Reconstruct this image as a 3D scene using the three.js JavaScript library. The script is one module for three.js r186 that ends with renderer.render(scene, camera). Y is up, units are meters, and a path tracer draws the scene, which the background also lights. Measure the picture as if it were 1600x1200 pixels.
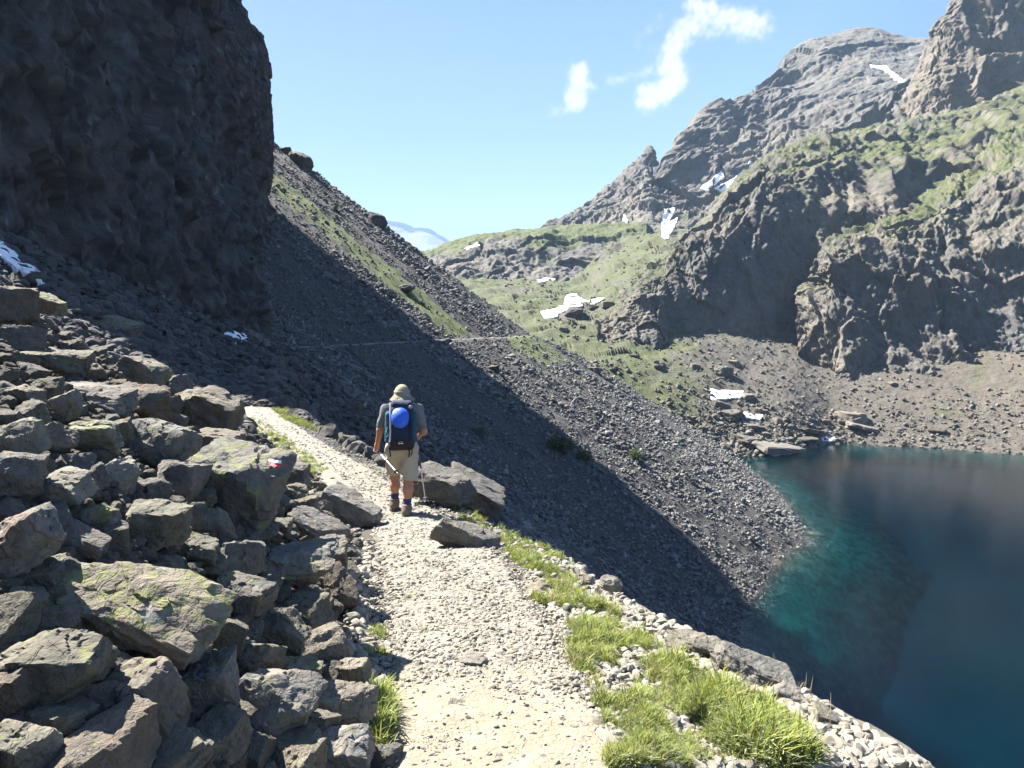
import * as THREE from 'three';
import { mergeGeometries, mergeVertices, toCreasedNormals } from 'three/addons/utils/BufferGeometryUtils.js';

// ---------------------------------------------------------------- camera, sky, sun, exposure
const F = 1110, PITCH = 4.6 * Math.PI / 180, EYE = 1.65, LAKE = -40;
const EXPO = 5.0;
const scene = new THREE.Scene();
const camera = new THREE.PerspectiveCamera(2 * Math.atan(600 / F) * 180 / Math.PI, 4 / 3, 0.1, 30000);
camera.position.set(0, EYE, 0);
camera.rotation.x = -PITCH;
const renderer = new THREE.WebGLRenderer({ antialias: true });
renderer.setSize(1024, 768);
renderer.toneMapping = THREE.LinearToneMapping;
renderer.toneMappingExposure = EXPO;
renderer.shadowMap.enabled = true;
const SUN = new THREE.Vector3(-0.834, Math.tan(49 * Math.PI / 180), -0.551).normalize();
const sun = new THREE.DirectionalLight(new THREE.Color().setRGB(1, 0.955, 0.88), 5);
sun.name = 'sun';
sun.position.copy(SUN).multiplyScalar(400);
sun.castShadow = true;
sun.shadow.mapSize.set(4096, 4096);
Object.assign(sun.shadow.camera, { left: -300, right: 300, top: 300, bottom: -300, near: 1, far: 1200 });
scene.add(sun, sun.target);
scene.fog = new THREE.FogExp2(new THREE.Color().setRGB(0.5, 0.72, 1.0), 0.00009);

// ---------------------------------------------------------------- small maths
const clamp = (x, a = 0, b = 1) => x < a ? a : x > b ? b : x;
const lerp = (a, b, t) => a + (b - a) * t;
const smooth = (a, b, x) => { const t = clamp((x - a) / (b - a)); return t * t * (3 - 2 * t); };
function rng(seed) { let s = seed >>> 0; return () => { s = (s + 0x6D2B79F5) >>> 0; let t = s; t = Math.imul(t ^ (t >>> 15), t | 1); t ^= t + Math.imul(t ^ (t >>> 7), t | 61); return ((t ^ (t >>> 14)) >>> 0) / 4294967296; }; }
const table = (pts) => (x) => { // piecewise linear lookup
  if (x <= pts[0][0]) return pts[0][1];
  for (let i = 1; i < pts.length; i++) if (x <= pts[i][0]) return lerp(pts[i - 1][1], pts[i][1], (x - pts[i - 1][0]) / (pts[i][0] - pts[i - 1][0]));
  return pts[pts.length - 1][1];
};
const PERM = new Uint8Array(512);
{ const r = rng(7), p = Array.from({ length: 256 }, (_, i) => i); for (let i = 255; i > 0; i--) { const j = Math.floor(r() * (i + 1)); [p[i], p[j]] = [p[j], p[i]]; } for (let i = 0; i < 512; i++) PERM[i] = p[i & 255]; }
const G3 = new Float32Array(256 * 3);
{ const r = rng(11); for (let i = 0; i < 256; i++) { let x, y, z, l; do { x = r() * 2 - 1; y = r() * 2 - 1; z = r() * 2 - 1; l = x * x + y * y + z * z; } while (l > 1 || l < 0.05); l = Math.sqrt(l); G3[i * 3] = x / l; G3[i * 3 + 1] = y / l; G3[i * 3 + 2] = z / l; } }
function noise(x, y, z) { // gradient noise, about -1..1
  const X = Math.floor(x), Y = Math.floor(y), Z = Math.floor(z);
  x -= X; y -= Y; z -= Z;
  const u = x * x * x * (x * (x * 6 - 15) + 10), v = y * y * y * (y * (y * 6 - 15) + 10), w = z * z * z * (z * (z * 6 - 15) + 10);
  const a = PERM[X & 255], b = PERM[(X + 1) & 255];
  const aa = PERM[a + (Y & 255)], ab = PERM[a + ((Y + 1) & 255)], ba = PERM[b + (Y & 255)], bb = PERM[b + ((Y + 1) & 255)];
  const z0 = Z & 255, z1 = (Z + 1) & 255;
  const g = (h, dx, dy, dz) => { const i = h * 3; return G3[i] * dx + G3[i + 1] * dy + G3[i + 2] * dz; };
  const n = lerp(
    lerp(lerp(g(PERM[aa + z0], x, y, z), g(PERM[ba + z0], x - 1, y, z), u), lerp(g(PERM[ab + z0], x, y - 1, z), g(PERM[bb + z0], x - 1, y - 1, z), u), v),
    lerp(lerp(g(PERM[aa + z1], x, y, z - 1), g(PERM[ba + z1], x - 1, y, z - 1), u), lerp(g(PERM[ab + z1], x, y - 1, z - 1), g(PERM[bb + z1], x - 1, y - 1, z - 1), u), v), w);
  return n * 1.5;
}
function fbm(x, y, z, oct = 4, gain = 0.5) { let s = 0, a = 1, t = 0; for (let i = 0; i < oct; i++) { s += a * noise(x, y, z); t += a; a *= gain; x = x * 2.03 + 17.1; y = y * 2.03 - 5.3; z = z * 2.03 + 9.7; } return s / t; }
function ridged(x, y, z, oct = 4, gain = 0.5) { let s = 0, a = 1, t = 0; for (let i = 0; i < oct; i++) { s += a * (1 - Math.abs(noise(x, y, z)) * 1.6); t += a; a *= gain; x = x * 2.07 + 3.1; y = y * 2.07 + 7.3; z = z * 2.07 - 4.7; } return s / t; }
const CELL = new Float32Array(4096 * 7);
{ const r = rng(23); for (let i = 0; i < CELL.length; i++) CELL[i] = r(); }
function facet(x, y, z) { // every cell of a random honeycomb is a tilted plane: broken-rock faces; about -1..1
  const X = Math.floor(x), Y = Math.floor(y), Z = Math.floor(z);
  let best = 9, out = 0;
  for (let i = -1; i <= 1; i++) for (let j = -1; j <= 1; j++) for (let k = -1; k <= 1; k++) {
    const c = (PERM[PERM[PERM[(X + i) & 255] + ((Y + j) & 255)] + ((Z + k) & 255)] * 16 + (((X + i) * 3 + (Y + j) * 5 + (Z + k) * 7) & 15)) * 7;
    const dx = X + i + CELL[c] - x, dy = Y + j + CELL[c + 1] - y, dz = Z + k + CELL[c + 2] - z, d = dx * dx + dy * dy + dz * dz;
    if (d < best) { best = d; out = (CELL[c + 3] - 0.5) * 1.3 + (CELL[c + 4] - 0.5) * 1.3 * dx + (CELL[c + 5] - 0.5) * 1.3 * dy + (CELL[c + 6] - 0.5) * 1.3 * dz; }
  }
  return out;
}
// picture position + distance ahead -> point of the place (used only to lay the survey out)
const sP = Math.sin(PITCH), cP = Math.cos(PITCH);
function at(px, py, D) { const a = (px - 800) / F, b = (600 - py) / F, k = D / (b * sP + cP); return new THREE.Vector3(a * k, EYE + (b * cP - sP) * k, -D); }
function pix(x, y, z) { const dy = y - EYE, f = -dy * sP - z * cP, u = dy * cP - z * sP; return [800 + F * x / f, 600 - F * u / f, f]; }
const onLake = (px, py) => { const p = at(px, py, 1); const k = (LAKE - EYE) / (p.y - EYE); return k; };

// ---------------------------------------------------------------- sky
{
  const W = 4096, H = 2048, data = new Float32Array(W * H * 4);
  const lin = (c) => c <= 0.04045 ? c / 12.92 : Math.pow((c + 0.055) / 1.055, 2.4);
  const L = (r, g, b) => [lin(r / 255) / EXPO, lin(g / 255) / EXPO, lin(b / 255) / EXPO];
  const C0 = L(196, 221, 249), C1 = L(154, 197, 247), C2 = L(98, 152, 235), C3 = L(40, 88, 172), GLOW = L(214, 233, 255);
  // clouds: strokes in heading/height (degrees), thickness, strength
  const ang = (px, py) => { const p = at(px, py, 1); p.y -= EYE; const l = p.length(); return [Math.atan2(p.x, -p.z) * 180 / Math.PI, Math.asin(p.y / l) * 180 / Math.PI]; };
  const strokes = [
    [[1190, 42], [1150, 34], [1105, 22], [1068, 48], 0.95, 0.85], [[1068, 48], [1052, 75], [1045, 105], 0.95, 1.0], [[1048, 105], [1055, 125], [1035, 142], [1010, 152], 0.95, 1.15],
    [[1085, 8], [1100, 14], [1128, 24], 0.9, 0.8], [[1045, 112], [1020, 108], [990, 120], [955, 128], 0.55, 0.42], [[1035, 25], [1018, 42], [1000, 62], 0.5, 0.34], [[1050, 60], [1025, 78], [1000, 68], 0.5, 0.3],
    [[906, 116], [903, 135], [898, 158], 0.85, 1.05], [[905, 135], [925, 132], 0.6, 0.5], [[897, 160], [880, 172], [862, 176], 0.6, 0.45], [[964, 118], [955, 132], 0.4, 0.25], [[1110, 50], [1140, 48], [1175, 48], 0.7, 0.55],
  ].map((s) => { const w = s[s.length - 2], k = s[s.length - 1]; return { pts: s.slice(0, -2).map(([x, y]) => ang(x, y)), w, k }; });
  for (let j = 0; j < H; j++) {
    const el = ((j + 0.5) / H - 0.5) * Math.PI, y = Math.sin(el), ce = Math.cos(el), e = el * 180 / Math.PI;
    for (let i = 0; i < W; i++) {
      const az = ((i + 0.5) / W - 0.5) * 2 * Math.PI, x = ce * Math.cos(az), z = ce * Math.sin(az);
      const cs = x * SUN.x + y * SUN.y + z * SUN.z, away = Math.acos(clamp(cs, -1, 1)) * 180 / Math.PI;
      const g = 0.55 * Math.exp(-Math.pow(away / 34, 2)) + 0.2 * Math.exp(-away / 50);
      const t1 = smooth(0, 16, e), t2 = smooth(10, 36, e), t3 = smooth(30, 85, e);
      let r = lerp(lerp(lerp(C0[0], C1[0], t1), C2[0], t2), C3[0], t3), gg = lerp(lerp(lerp(C0[1], C1[1], t1), C2[1], t2), C3[1], t3), b = lerp(lerp(lerp(C0[2], C1[2], t1), C2[2], t2), C3[2], t3);
      r = lerp(r, GLOW[0], g); gg = lerp(gg, GLOW[1], g); b = lerp(b, GLOW[2], g);
      const head = Math.atan2(x, -z) * 180 / Math.PI;
      if (head > 0 && head < 24 && e > 12 && e < 32) {
        let c = 0;
        const wx = 0.75 * fbm(head * 0.9, e * 0.9, 3.3, 6, 0.66), wy = 0.75 * fbm(head * 0.9, e * 0.9, 8.3, 6, 0.66);
        const hx = head + wx, hy = e + wy;
        for (const s of strokes) for (let q = 0; q + 1 < s.pts.length; q++) {
          const [ax, ay] = s.pts[q], [bx, by] = s.pts[q + 1], vx = bx - ax, vy = by - ay, t = clamp(((hx - ax) * vx + (hy - ay) * vy) / (vx * vx + vy * vy + 1e-9));
          const d = Math.hypot(hx - ax - vx * t, hy - ay - vy * t);
          c = Math.max(c, s.k * Math.exp(-Math.pow(d / s.w, 2)));
        }
        c *= 0.78 + 1.0 * fbm(head * 1.7, e * 1.7, 1.7, 6, 0.66);
        c = smooth(0.12, 0.72, c);
        r = lerp(r, 0.95 / EXPO, c); gg = lerp(gg, 0.97 / EXPO, c); b = lerp(b, 1.0 / EXPO, c);
      }
      const o = (j * W + i) * 4; data[o] = r; data[o + 1] = gg; data[o + 2] = b; data[o + 3] = 1;
    }
  }
  const sky = new THREE.DataTexture(data, W, H, THREE.RGBAFormat, THREE.FloatType);
  sky.mapping = THREE.EquirectangularReflectionMapping; sky.magFilter = sky.minFilter = THREE.LinearFilter; sky.needsUpdate = true;
  scene.background = sky; scene.environment = sky;
}

// ---------------------------------------------------------------- naming and bookkeeping
const used = {};
const numbered = (n) => { used[n] = (used[n] || 0) + 1; return used[n] === 1 ? n : n + '_' + String(used[n] - 1).padStart(3, '0'); };
function tag(o, label, category, group) { o.userData.label = label; o.userData.category = category; if (group) o.userData.group = group; return o; }
function top(name, geo, mat, label, category, group) { const m = new THREE.Mesh(geo, mat); m.name = numbered(name); scene.add(m); return tag(m, label, category, group); }
function struct(name, geo, mat) { const m = new THREE.Mesh(geo, mat); m.name = numbered(name); m.userData.kind = 'structure'; scene.add(m); return m; }
function part(name, geo, mat, parent) { const m = new THREE.Mesh(geo, mat); m.name = name; parent.add(m); return m; }
function stuffGroup(name, label, category) { const g = new THREE.Group(); g.name = numbered(name); g.userData.kind = 'stuff'; tag(g, label, category); scene.add(g); return g; }

// ---------------------------------------------------------------- textures (grain only)
function noiseTexture(size, fn, srgb) { // fn(u, v) -> [r, g, b], wraps
  const d = new Uint8Array(size * size * 4);
  for (let j = 0; j < size; j++) for (let i = 0; i < size; i++) { const c = fn(i / size, j / size), o = (j * size + i) * 4; d[o] = clamp(c[0]) * 255; d[o + 1] = clamp(c[1]) * 255; d[o + 2] = clamp(c[2]) * 255; d[o + 3] = 255; }
  const t = new THREE.DataTexture(d, size, size); t.wrapS = t.wrapT = THREE.RepeatWrapping; t.magFilter = THREE.LinearFilter; t.minFilter = THREE.LinearMipmapLinearFilter; t.generateMipmaps = true;
  if (srgb) t.colorSpace = THREE.SRGBColorSpace; t.needsUpdate = true; return t;
}
// noise that wraps: on a torus in 3-D would need 4-D, so blend two shifted fields at the border
function wrapF(fn) { return (u, v) => { const b = 0.18, wu = smooth(1 - b, 1, u), wv = smooth(1 - b, 1, v); const a = fn(u, v); if (!wu && !wv) return a; const p = wu ? lerp(a, fn(u - 1, v), wu) : a; if (!wv) return p; const q = wu ? lerp(fn(u, v - 1), fn(u - 1, v - 1), wu) : fn(u, v - 1); return lerp(p, q, wv); }; }
function rescale(t, k) { const c = t.clone(); c.repeat.set(k, k); c.needsUpdate = true; return c; }
const rockH = wrapF((u, v) => { const p = fbm(u * 5, v * 5, 2.2, 4); return 0.5 + 0.36 * fbm(u * 9 + p, v * 9 - p, 1.1, 6, 0.62) + 0.12 * facet(u * 14 + p * 0.6, v * 14, 4.4) + 0.07 * facet(u * 40, v * 40, 7.4); });
const rockC = wrapF((u, v) => 0.80 + 0.26 * fbm(u * 7, v * 7, 5.5, 6, 0.65) + 0.12 * fbm(u * 60, v * 60, 9.5, 2));
const rockW = wrapF((u, v) => fbm(u * 4, v * 4, 13.5, 5, 0.6));
const T_ROCK_BUMP = noiseTexture(1024, (u, v) => { const h = rockH(u, v); return [h, h, h]; });
const T_ROCK = noiseTexture(1024, (u, v) => { const c = rockC(u, v), w = rockW(u, v); return [c * (1 + 0.05 * w), c, c * (1 - 0.06 * w)]; }, false);
const T_SOIL_BUMP = noiseTexture(512, (u, v) => { const h = wrapF((a, b) => 0.5 + 0.3 * fbm(a * 12, b * 12, 3.1, 5, 0.6) + 0.2 * facet(a * 30, b * 30, 1.2))(u, v); return [h, h, h]; });
const T_RIPPLE = noiseTexture(512, (u, v) => { const h = wrapF((a, b) => 0.5 + 0.4 * fbm(a * 18, b * 18, 6.1, 4, 0.55))(u, v); return [h, h, h]; });
const T_WEAVE = noiseTexture(256, (u, v) => { const h = 0.5 + 0.25 * Math.sin(u * 400) * Math.sin(v * 400) + 0.2 * fbm(u * 6, v * 6, 2.1, 3); return [h, h, h]; });
const M = {}, NEAR_SHADE_TINT = new THREE.Color().setRGB(0.64, 0.64, 0.64);  // albedo scale for everything near, darkened to deepen the shade
const FAR_LIGHT_TINT = new THREE.Color().setRGB(0.7, 0.7, 0.7), rockMat = (rep, bump, far) => new THREE.MeshStandardMaterial({ vertexColors: true, color: far ? FAR_LIGHT_TINT : NEAR_SHADE_TINT, roughness: 0.95, map: rescale(T_ROCK, rep), bumpMap: rescale(T_ROCK_BUMP, rep), bumpScale: bump });  // far albedo scale, kept lighter in place of sunlight the walls lack
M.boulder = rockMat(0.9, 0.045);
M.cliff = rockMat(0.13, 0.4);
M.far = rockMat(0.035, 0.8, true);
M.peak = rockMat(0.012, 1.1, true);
M.ground = new THREE.MeshStandardMaterial({ vertexColors: true, color: NEAR_SHADE_TINT, roughness: 1, map: rescale(T_ROCK, 0.6), bumpMap: rescale(T_SOIL_BUMP, 1.3), bumpScale: 0.02 });
M.path = new THREE.MeshStandardMaterial({ vertexColors: true, color: NEAR_SHADE_TINT, roughness: 1, map: rescale(T_ROCK, 0.8), bumpMap: rescale(T_SOIL_BUMP, 1.9), bumpScale: 0.014 });
M.snow = new THREE.MeshStandardMaterial({ color: new THREE.Color().setRGB(0.82, 0.83, 0.84), roughness: 0.8, bumpMap: rescale(T_SOIL_BUMP, 0.2), bumpScale: 0.12 });
// ---------------------------------------------------------------- the hillside: path level, slope above, slope below, talus, lake bed near the shore
const LINE = [[1.1, -9], [0.35, -2], [0.05, 2.6], [-0.2, 4], [-0.55, 6], [-1.38, 9], [-2.7, 11.8], [-4.46, 15], [-7.9, 22], [-11.5, 31], [-15.5, 45], [-20.5, 60], [-25, 74], [-27.5, 86], [-25, 98], [-20, 118], [-13, 143], [-3, 173], [7, 204], [30, 276]];
function nearest(x, d) { // signed distance to the path line (left/uphill positive) and how far ahead the nearest point lies
  let best = 1e9, sd = 0, dn = 0;
  for (let i = 0; i + 1 < LINE.length; i++) {
    const [ax, ad] = LINE[i], [bx, bd] = LINE[i + 1], vx = bx - ax, vd = bd - ad, t = clamp(((x - ax) * vx + (d - ad) * vd) / (vx * vx + vd * vd));
    const ex = x - ax - vx * t, ed = d - ad - vd * t, q = ex * ex + ed * ed;
    if (q < best) { best = q; sd = Math.sqrt(q) * (vx * ed - vd * ex > 0 ? 1 : -1); dn = ad + vd * t; }
  }
  return [sd, dn];
}
const levelAt = table([[-9, 0.02], [2, -0.03], [3, -0.07], [4, -0.15], [6, -0.36], [7.5, -0.58], [9, -0.8], [11, -0.86], [15, -0.84], [22, -0.92], [60, -1], [300, -1]]);
const crestAt = table([[-9, 2.6], [2, 2.0], [3, 1.75], [3.6, 1.6], [4.2, 1.4], [5, 1.22], [6, 1.1], [9, 0.95], [12, 0.85], [22, 0.7], [50, 0.6], [80, 0.8]]);
const downAt = table([[-9, 1.4], [8, 1.4], [24, 1.15], [45, 0.85], [70, 0.72]]);
const leftAt = table([[-9, 0.55], [2.6, 0.55], [4, 0.55], [6, 0.62], [9, 0.7], [12, 0.95], [22, 1.0], [50, 0.8], [90, 0.7]]);
const upAt = table([[-9, 0.58], [7, 0.58], [10, 0.55], [15, 0.5], [24, 0.5], [45, 0.58], [70, 0.68], [90, 0.72]]);
const talusDown = table([[0, 0.72], [29, 0.72], [77, 0.57], [120, 0.605], [170, 0.73], [200, 0.8]]);
const ridgeT = table([[-70, 176], [-53, 169], [-20, 148], [0, 130], [40, 130], [80, 128]]);
const bankAt = table([[-9, 0.4], [2, 0.45], [3.2, 0.7], [8, 0.8], [10.5, 0.55], [13, 0.2], [16, 0]]);
function hill(x, d) {
  const [s, dn] = nearest(x, d), lev = levelAt(dn);
  const t = (x + 29) * 0.306 + (d - 84) * 0.952, far = smooth(70, 100, dn);
  let y;
  if (s >= 0) { const q = Math.max(0, s - leftAt(dn)), up = upAt(dn); y = lev + up * (q * q) / (q + 0.35) + bankAt(dn) * (1 - Math.exp(-q * q / (0.3 + 0.45 * q))); }
  else {
    const q = -s, c = crestAt(dn), r = Math.max(0, q - c), dw = lerp(downAt(dn), talusDown(t), far);
    y = lev - 0.16 * Math.max(0, Math.min(q, c) - 0.4) * (1 - far) - dw * (r * r) / (r + lerp(0.22, 0.2, far));
  }
  const over = t - ridgeT(s);
  if (over > -12 && d > 120) { const q = Math.max(0, over + 12); y -= q < 45 ? 0.012 * q * q : 24.3 + 1.1 * (q - 45); }
  return Math.max(y, -62);
}
const GA0 = -1.5, GA1 = 1.12, GD0 = 0.7, GD1 = 275, GN = 640, GR = 800;
const GL = Math.log(GD1 / GD0);
const gridH = new Float32Array((GN + 1) * (GR + 1));
const gridS = new Float32Array((GN + 1) * (GR + 1)), gridN = new Float32Array((GN + 1) * (GR + 1));
for (let j = 0; j <= GR; j++) {
  const d = GD0 * Math.exp(GL * j / GR);
  for (let i = 0; i <= GN; i++) {
    const a = lerp(GA0, GA1, i / GN), x = a * d, [s, dn] = nearest(x, d), o = j * (GN + 1) + i;
    let y = hill(x, d);
    const far = smooth(60, 95, d), pathy = 1 - smooth(0.5, 1.1, Math.abs(s));
    y += lerp(0.05, 0.0, far) * (1 - 0.75 * pathy) * fbm(x * 1.7, d * 1.7, 0.5, 4) + 0.02 * fbm(x * 5, d * 5, 2.5, 3);
    if (d > 12) { const k = smooth(12, 40, d) * (1 - 0.8 * (1 - smooth(0.5, 2, Math.abs(s))));
      const e = lerp(0.55, 0.9, far);
      y += k * (e * 0.9 * fbm(x * 0.16, d * 0.16, 4.2, 3) + 0.42 * fbm(x * 0.6, d * 0.6, 6.1, 3) + lerp(0.5, 0.16, far) * facet(x * 0.45, y * 0.45, d * 0.45)); }
    gridH[o] = y; gridS[o] = s; gridN[o] = dn;
  }
}
function ground(x, d) { // height of the built hillside
  const a = x / d, u = clamp((a - GA0) / (GA1 - GA0)) * GN, v = clamp(Math.log(Math.max(d, GD0) / GD0) / GL) * GR;
  const i = Math.min(GN - 1, Math.floor(u)), j = Math.min(GR - 1, Math.floor(v)), fu = u - i, fv = v - j, o = j * (GN + 1) + i;
  return lerp(lerp(gridH[o], gridH[o + 1], fu), lerp(gridH[o + GN + 1], gridH[o + GN + 2], fu), fv);
}
function hit(px, py, lift = 0, from = 1.0) { // where a sight line first meets the hillside
  const p = at(px, py, 1), sx = p.x, sy = p.y - EYE;
  let d = from, prev = from;
  while (d < GD1) { if (EYE + sy * d < ground(sx * d, d) + lift) break; prev = d; d *= 1.012; }
  if (d >= GD1) return null;
  for (let k = 0; k < 12; k++) { const m = (prev + d) / 2; if (EYE + sy * m < ground(sx * m, m) + lift) d = m; else prev = m; }
  return new THREE.Vector3(sx * d, EYE + sy * d, -d);
}
let S_GROUND;
// where plants grow on the hillside (1 = turf), in metres along and across the slope
function turf(x, d, s, dn) {
  const n = fbm(x * 0.25, d * 0.25, 3.7, 5, 0.62), t = (x + 29) * 0.306 + (d - 84) * 0.952;
  let g = 0;
  if (d > 95) {
    const up = s > 2 ? smooth(14, 3, Math.abs(t - 74 - 0.12 * s)) * smooth(85, 50, s) : 0;
    const corner = smooth(24, 8, Math.abs(t - 104)) * smooth(13, 5, Math.abs(s + 4)) * (s > 1 ? 0.3 : 1);
    g = Math.max(up * 1.1, corner * 1.05, 0.44 * smooth(30, 10, Math.abs(t - 95)) * smooth(40, 0, Math.abs(s + 14)), 0.38 * smooth(20, 0, Math.abs(t - 118)) * smooth(60, 0, Math.abs(s - 20)));
    g = smooth(0.46, 0.6, g * 0.8 + 0.75 * n + 0.55 * fbm(x * 1.1, d * 1.1, 8.8, 3, 0.6));
  } else if (d > 60) { g = smooth(0.45, 0.6, 0.4 * smooth(9, 3, Math.abs(s + 5)) * smooth(70, 95, d) + 0.5 * n); }
  return g;
}
{
  const pos = new Float32Array((GN + 1) * (GR + 1) * 3), uv = new Float32Array((GN + 1) * (GR + 1) * 2), col = new Float32Array((GN + 1) * (GR + 1) * 3), idx = [];
  for (let j = 0; j <= GR; j++) { const d = GD0 * Math.exp(GL * j / GR); for (let i = 0; i <= GN; i++) {
    const o = j * (GN + 1) + i, x = lerp(GA0, GA1, i / GN) * d, y = gridH[o], s = gridS[o], dn = gridN[o];
    const sink = d < 13 && s > 0 ? 0.24 * smooth(leftAt(dn) + 0.05, leftAt(dn) + 0.6, s) * smooth(13, 10, d) : 0; pos.set([x, y - sink, -d], o * 3); uv.set([x, d + y * 0.6], o * 2);
    const n = fbm(x * 0.3, d * 0.3, 1.1, 4), m = fbm(x * 2.2, d * 2.2, 5.1, 3);
    let c;
    if (d < 13) { const soilOrGapShade = s < 0 ? [0.24, 0.22, 0.175] : [0.09, 0.08, 0.062]; const k = 1 + 0.22 * n + 0.3 * m; c = soilOrGapShade.map((v) => v * k); }  // uphill side painted dark as shade in the gaps of the pile
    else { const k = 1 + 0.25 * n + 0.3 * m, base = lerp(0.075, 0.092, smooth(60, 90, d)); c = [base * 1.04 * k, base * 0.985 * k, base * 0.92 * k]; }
    const g = turf(x, d, s, dn) * clamp(0.75 + m);
    c = [lerp(c[0], 0.15 + 0.05 * m, g), lerp(c[1], 0.205 + 0.05 * m, g), lerp(c[2], 0.03, g)];
    if (y < LAKE - 0.15) { const k = lerp(0.1, 0.26, smooth(-0.3, 0.35, 0.8 * m + 0.7 * n)) * (1 + 0.3 * m); c = [k, k * 0.95, k * 0.8]; } else if (y < LAKE + 0.5) c = [c[0] * 1.25, c[1] * 1.15, c[2]];
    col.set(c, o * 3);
  } }
  for (let j = 0; j < GR; j++) for (let i = 0; i < GN; i++) { const a = j * (GN + 1) + i, b = a + 1, c = a + GN + 1, e = c + 1; if (gridH[a] <= -61.9 && gridH[b] <= -61.9 && gridH[c] <= -61.9 && gridH[e] <= -61.9) continue; idx.push(a, b, c, b, e, c); }
  const g = new THREE.BufferGeometry();
  g.setAttribute('position', new THREE.BufferAttribute(pos, 3)); g.setAttribute('uv', new THREE.BufferAttribute(uv, 2)); g.setAttribute('color', new THREE.BufferAttribute(col, 3)); g.setIndex(idx); g.computeVertexNormals();
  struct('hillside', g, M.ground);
  S_GROUND = { P: pos, Q: pos, N: g.attributes.normal.array, W: GN + 1, idx, k: 1 };
}
// the walked path, a gravel sheet laid on the hillside, and the trail that goes on across the talus
function ribbon(name, d0, d1, nd, nw, left, right, lift, colour) {
  const pts = []; // resample the line
  const xAt = table(LINE.map(([x, d]) => [d, x]));
  const pos = [], uv = [], col = [], idx = [];
  for (let j = 0; j <= nd; j++) {
    const d = d0 * Math.pow(d1 / d0, j / nd), e = 0.02 * d + 0.05, cx = (xAt(d - e) + xAt(d) + xAt(d + e)) / 3, dx = xAt(d + e) - xAt(d - e), dd = 2 * e, l = Math.hypot(dx, dd);
    for (let i = 0; i <= nw; i++) {
      const q = lerp(-left(d), right(d), i / nw), x = cx + q * dd / l, z = d - q * dx / l, edge = Math.min(i, nw - i) / nw;
      const wob = (edge < 0.14 ? (0.14 - edge) / 0.14 : 0);
      pos.push(x, ground(x, z) + lift * (1 - wob * 2.4) + lift * 0.5 * fbm(x * 3, z * 3, 2, 3), -z); uv.push(x, z); col.push(...colour(x, z, q));
    }
  }
  for (let j = 0; j < nd; j++) for (let i = 0; i < nw; i++) { const a = j * (nw + 1) + i, b = a + 1, c = a + nw + 1; idx.push(a, b, c, b, c + 1, c); }
  const g = new THREE.BufferGeometry(); g.setAttribute('position', new THREE.Float32BufferAttribute(pos, 3)); g.setAttribute('uv', new THREE.Float32BufferAttribute(uv, 2)); g.setAttribute('color', new THREE.Float32BufferAttribute(col, 3)); g.setIndex(idx); g.computeVertexNormals();
  return struct(name, g, M.path);
}
const pathL = table([[0.7, 0.6], [3, 0.62], [4.5, 0.62], [6, 0.7], [9, 0.55], [12, 0.6], [16, 0.7], [20, 0.6], [26, 0.3], [40, 0.25]]), pathR = table([[0.7, 0.5], [3, 0.5], [4.5, 0.55], [6, 0.6], [9, 0.6], [12, 0.55], [20, 0.5], [26, 0.3], [40, 0.25]]);
ribbon('path', 0.75, 38, 560, 60, pathL, pathR, 0.022, (x, z) => { const n = fbm(x * 1.3, z * 1.3, 4, 4), m = fbm(x * 9, z * 9, 8, 3), k = 1 + 0.18 * n + 0.28 * m, sand = smooth(3.9, 3.0, z + 0.5 * n); return [lerp(0.34, 0.42, sand) * k, lerp(0.315, 0.36, sand) * k, lerp(0.26, 0.255, sand) * k]; });
ribbon('trail', 74, 207, 300, 5, () => 0.6, () => 0.7, 0.12, (x, z) => { const k = 1 + 0.3 * fbm(x, z, 4, 3); return [0.36 * k, 0.33 * k, 0.27 * k]; });
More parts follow.
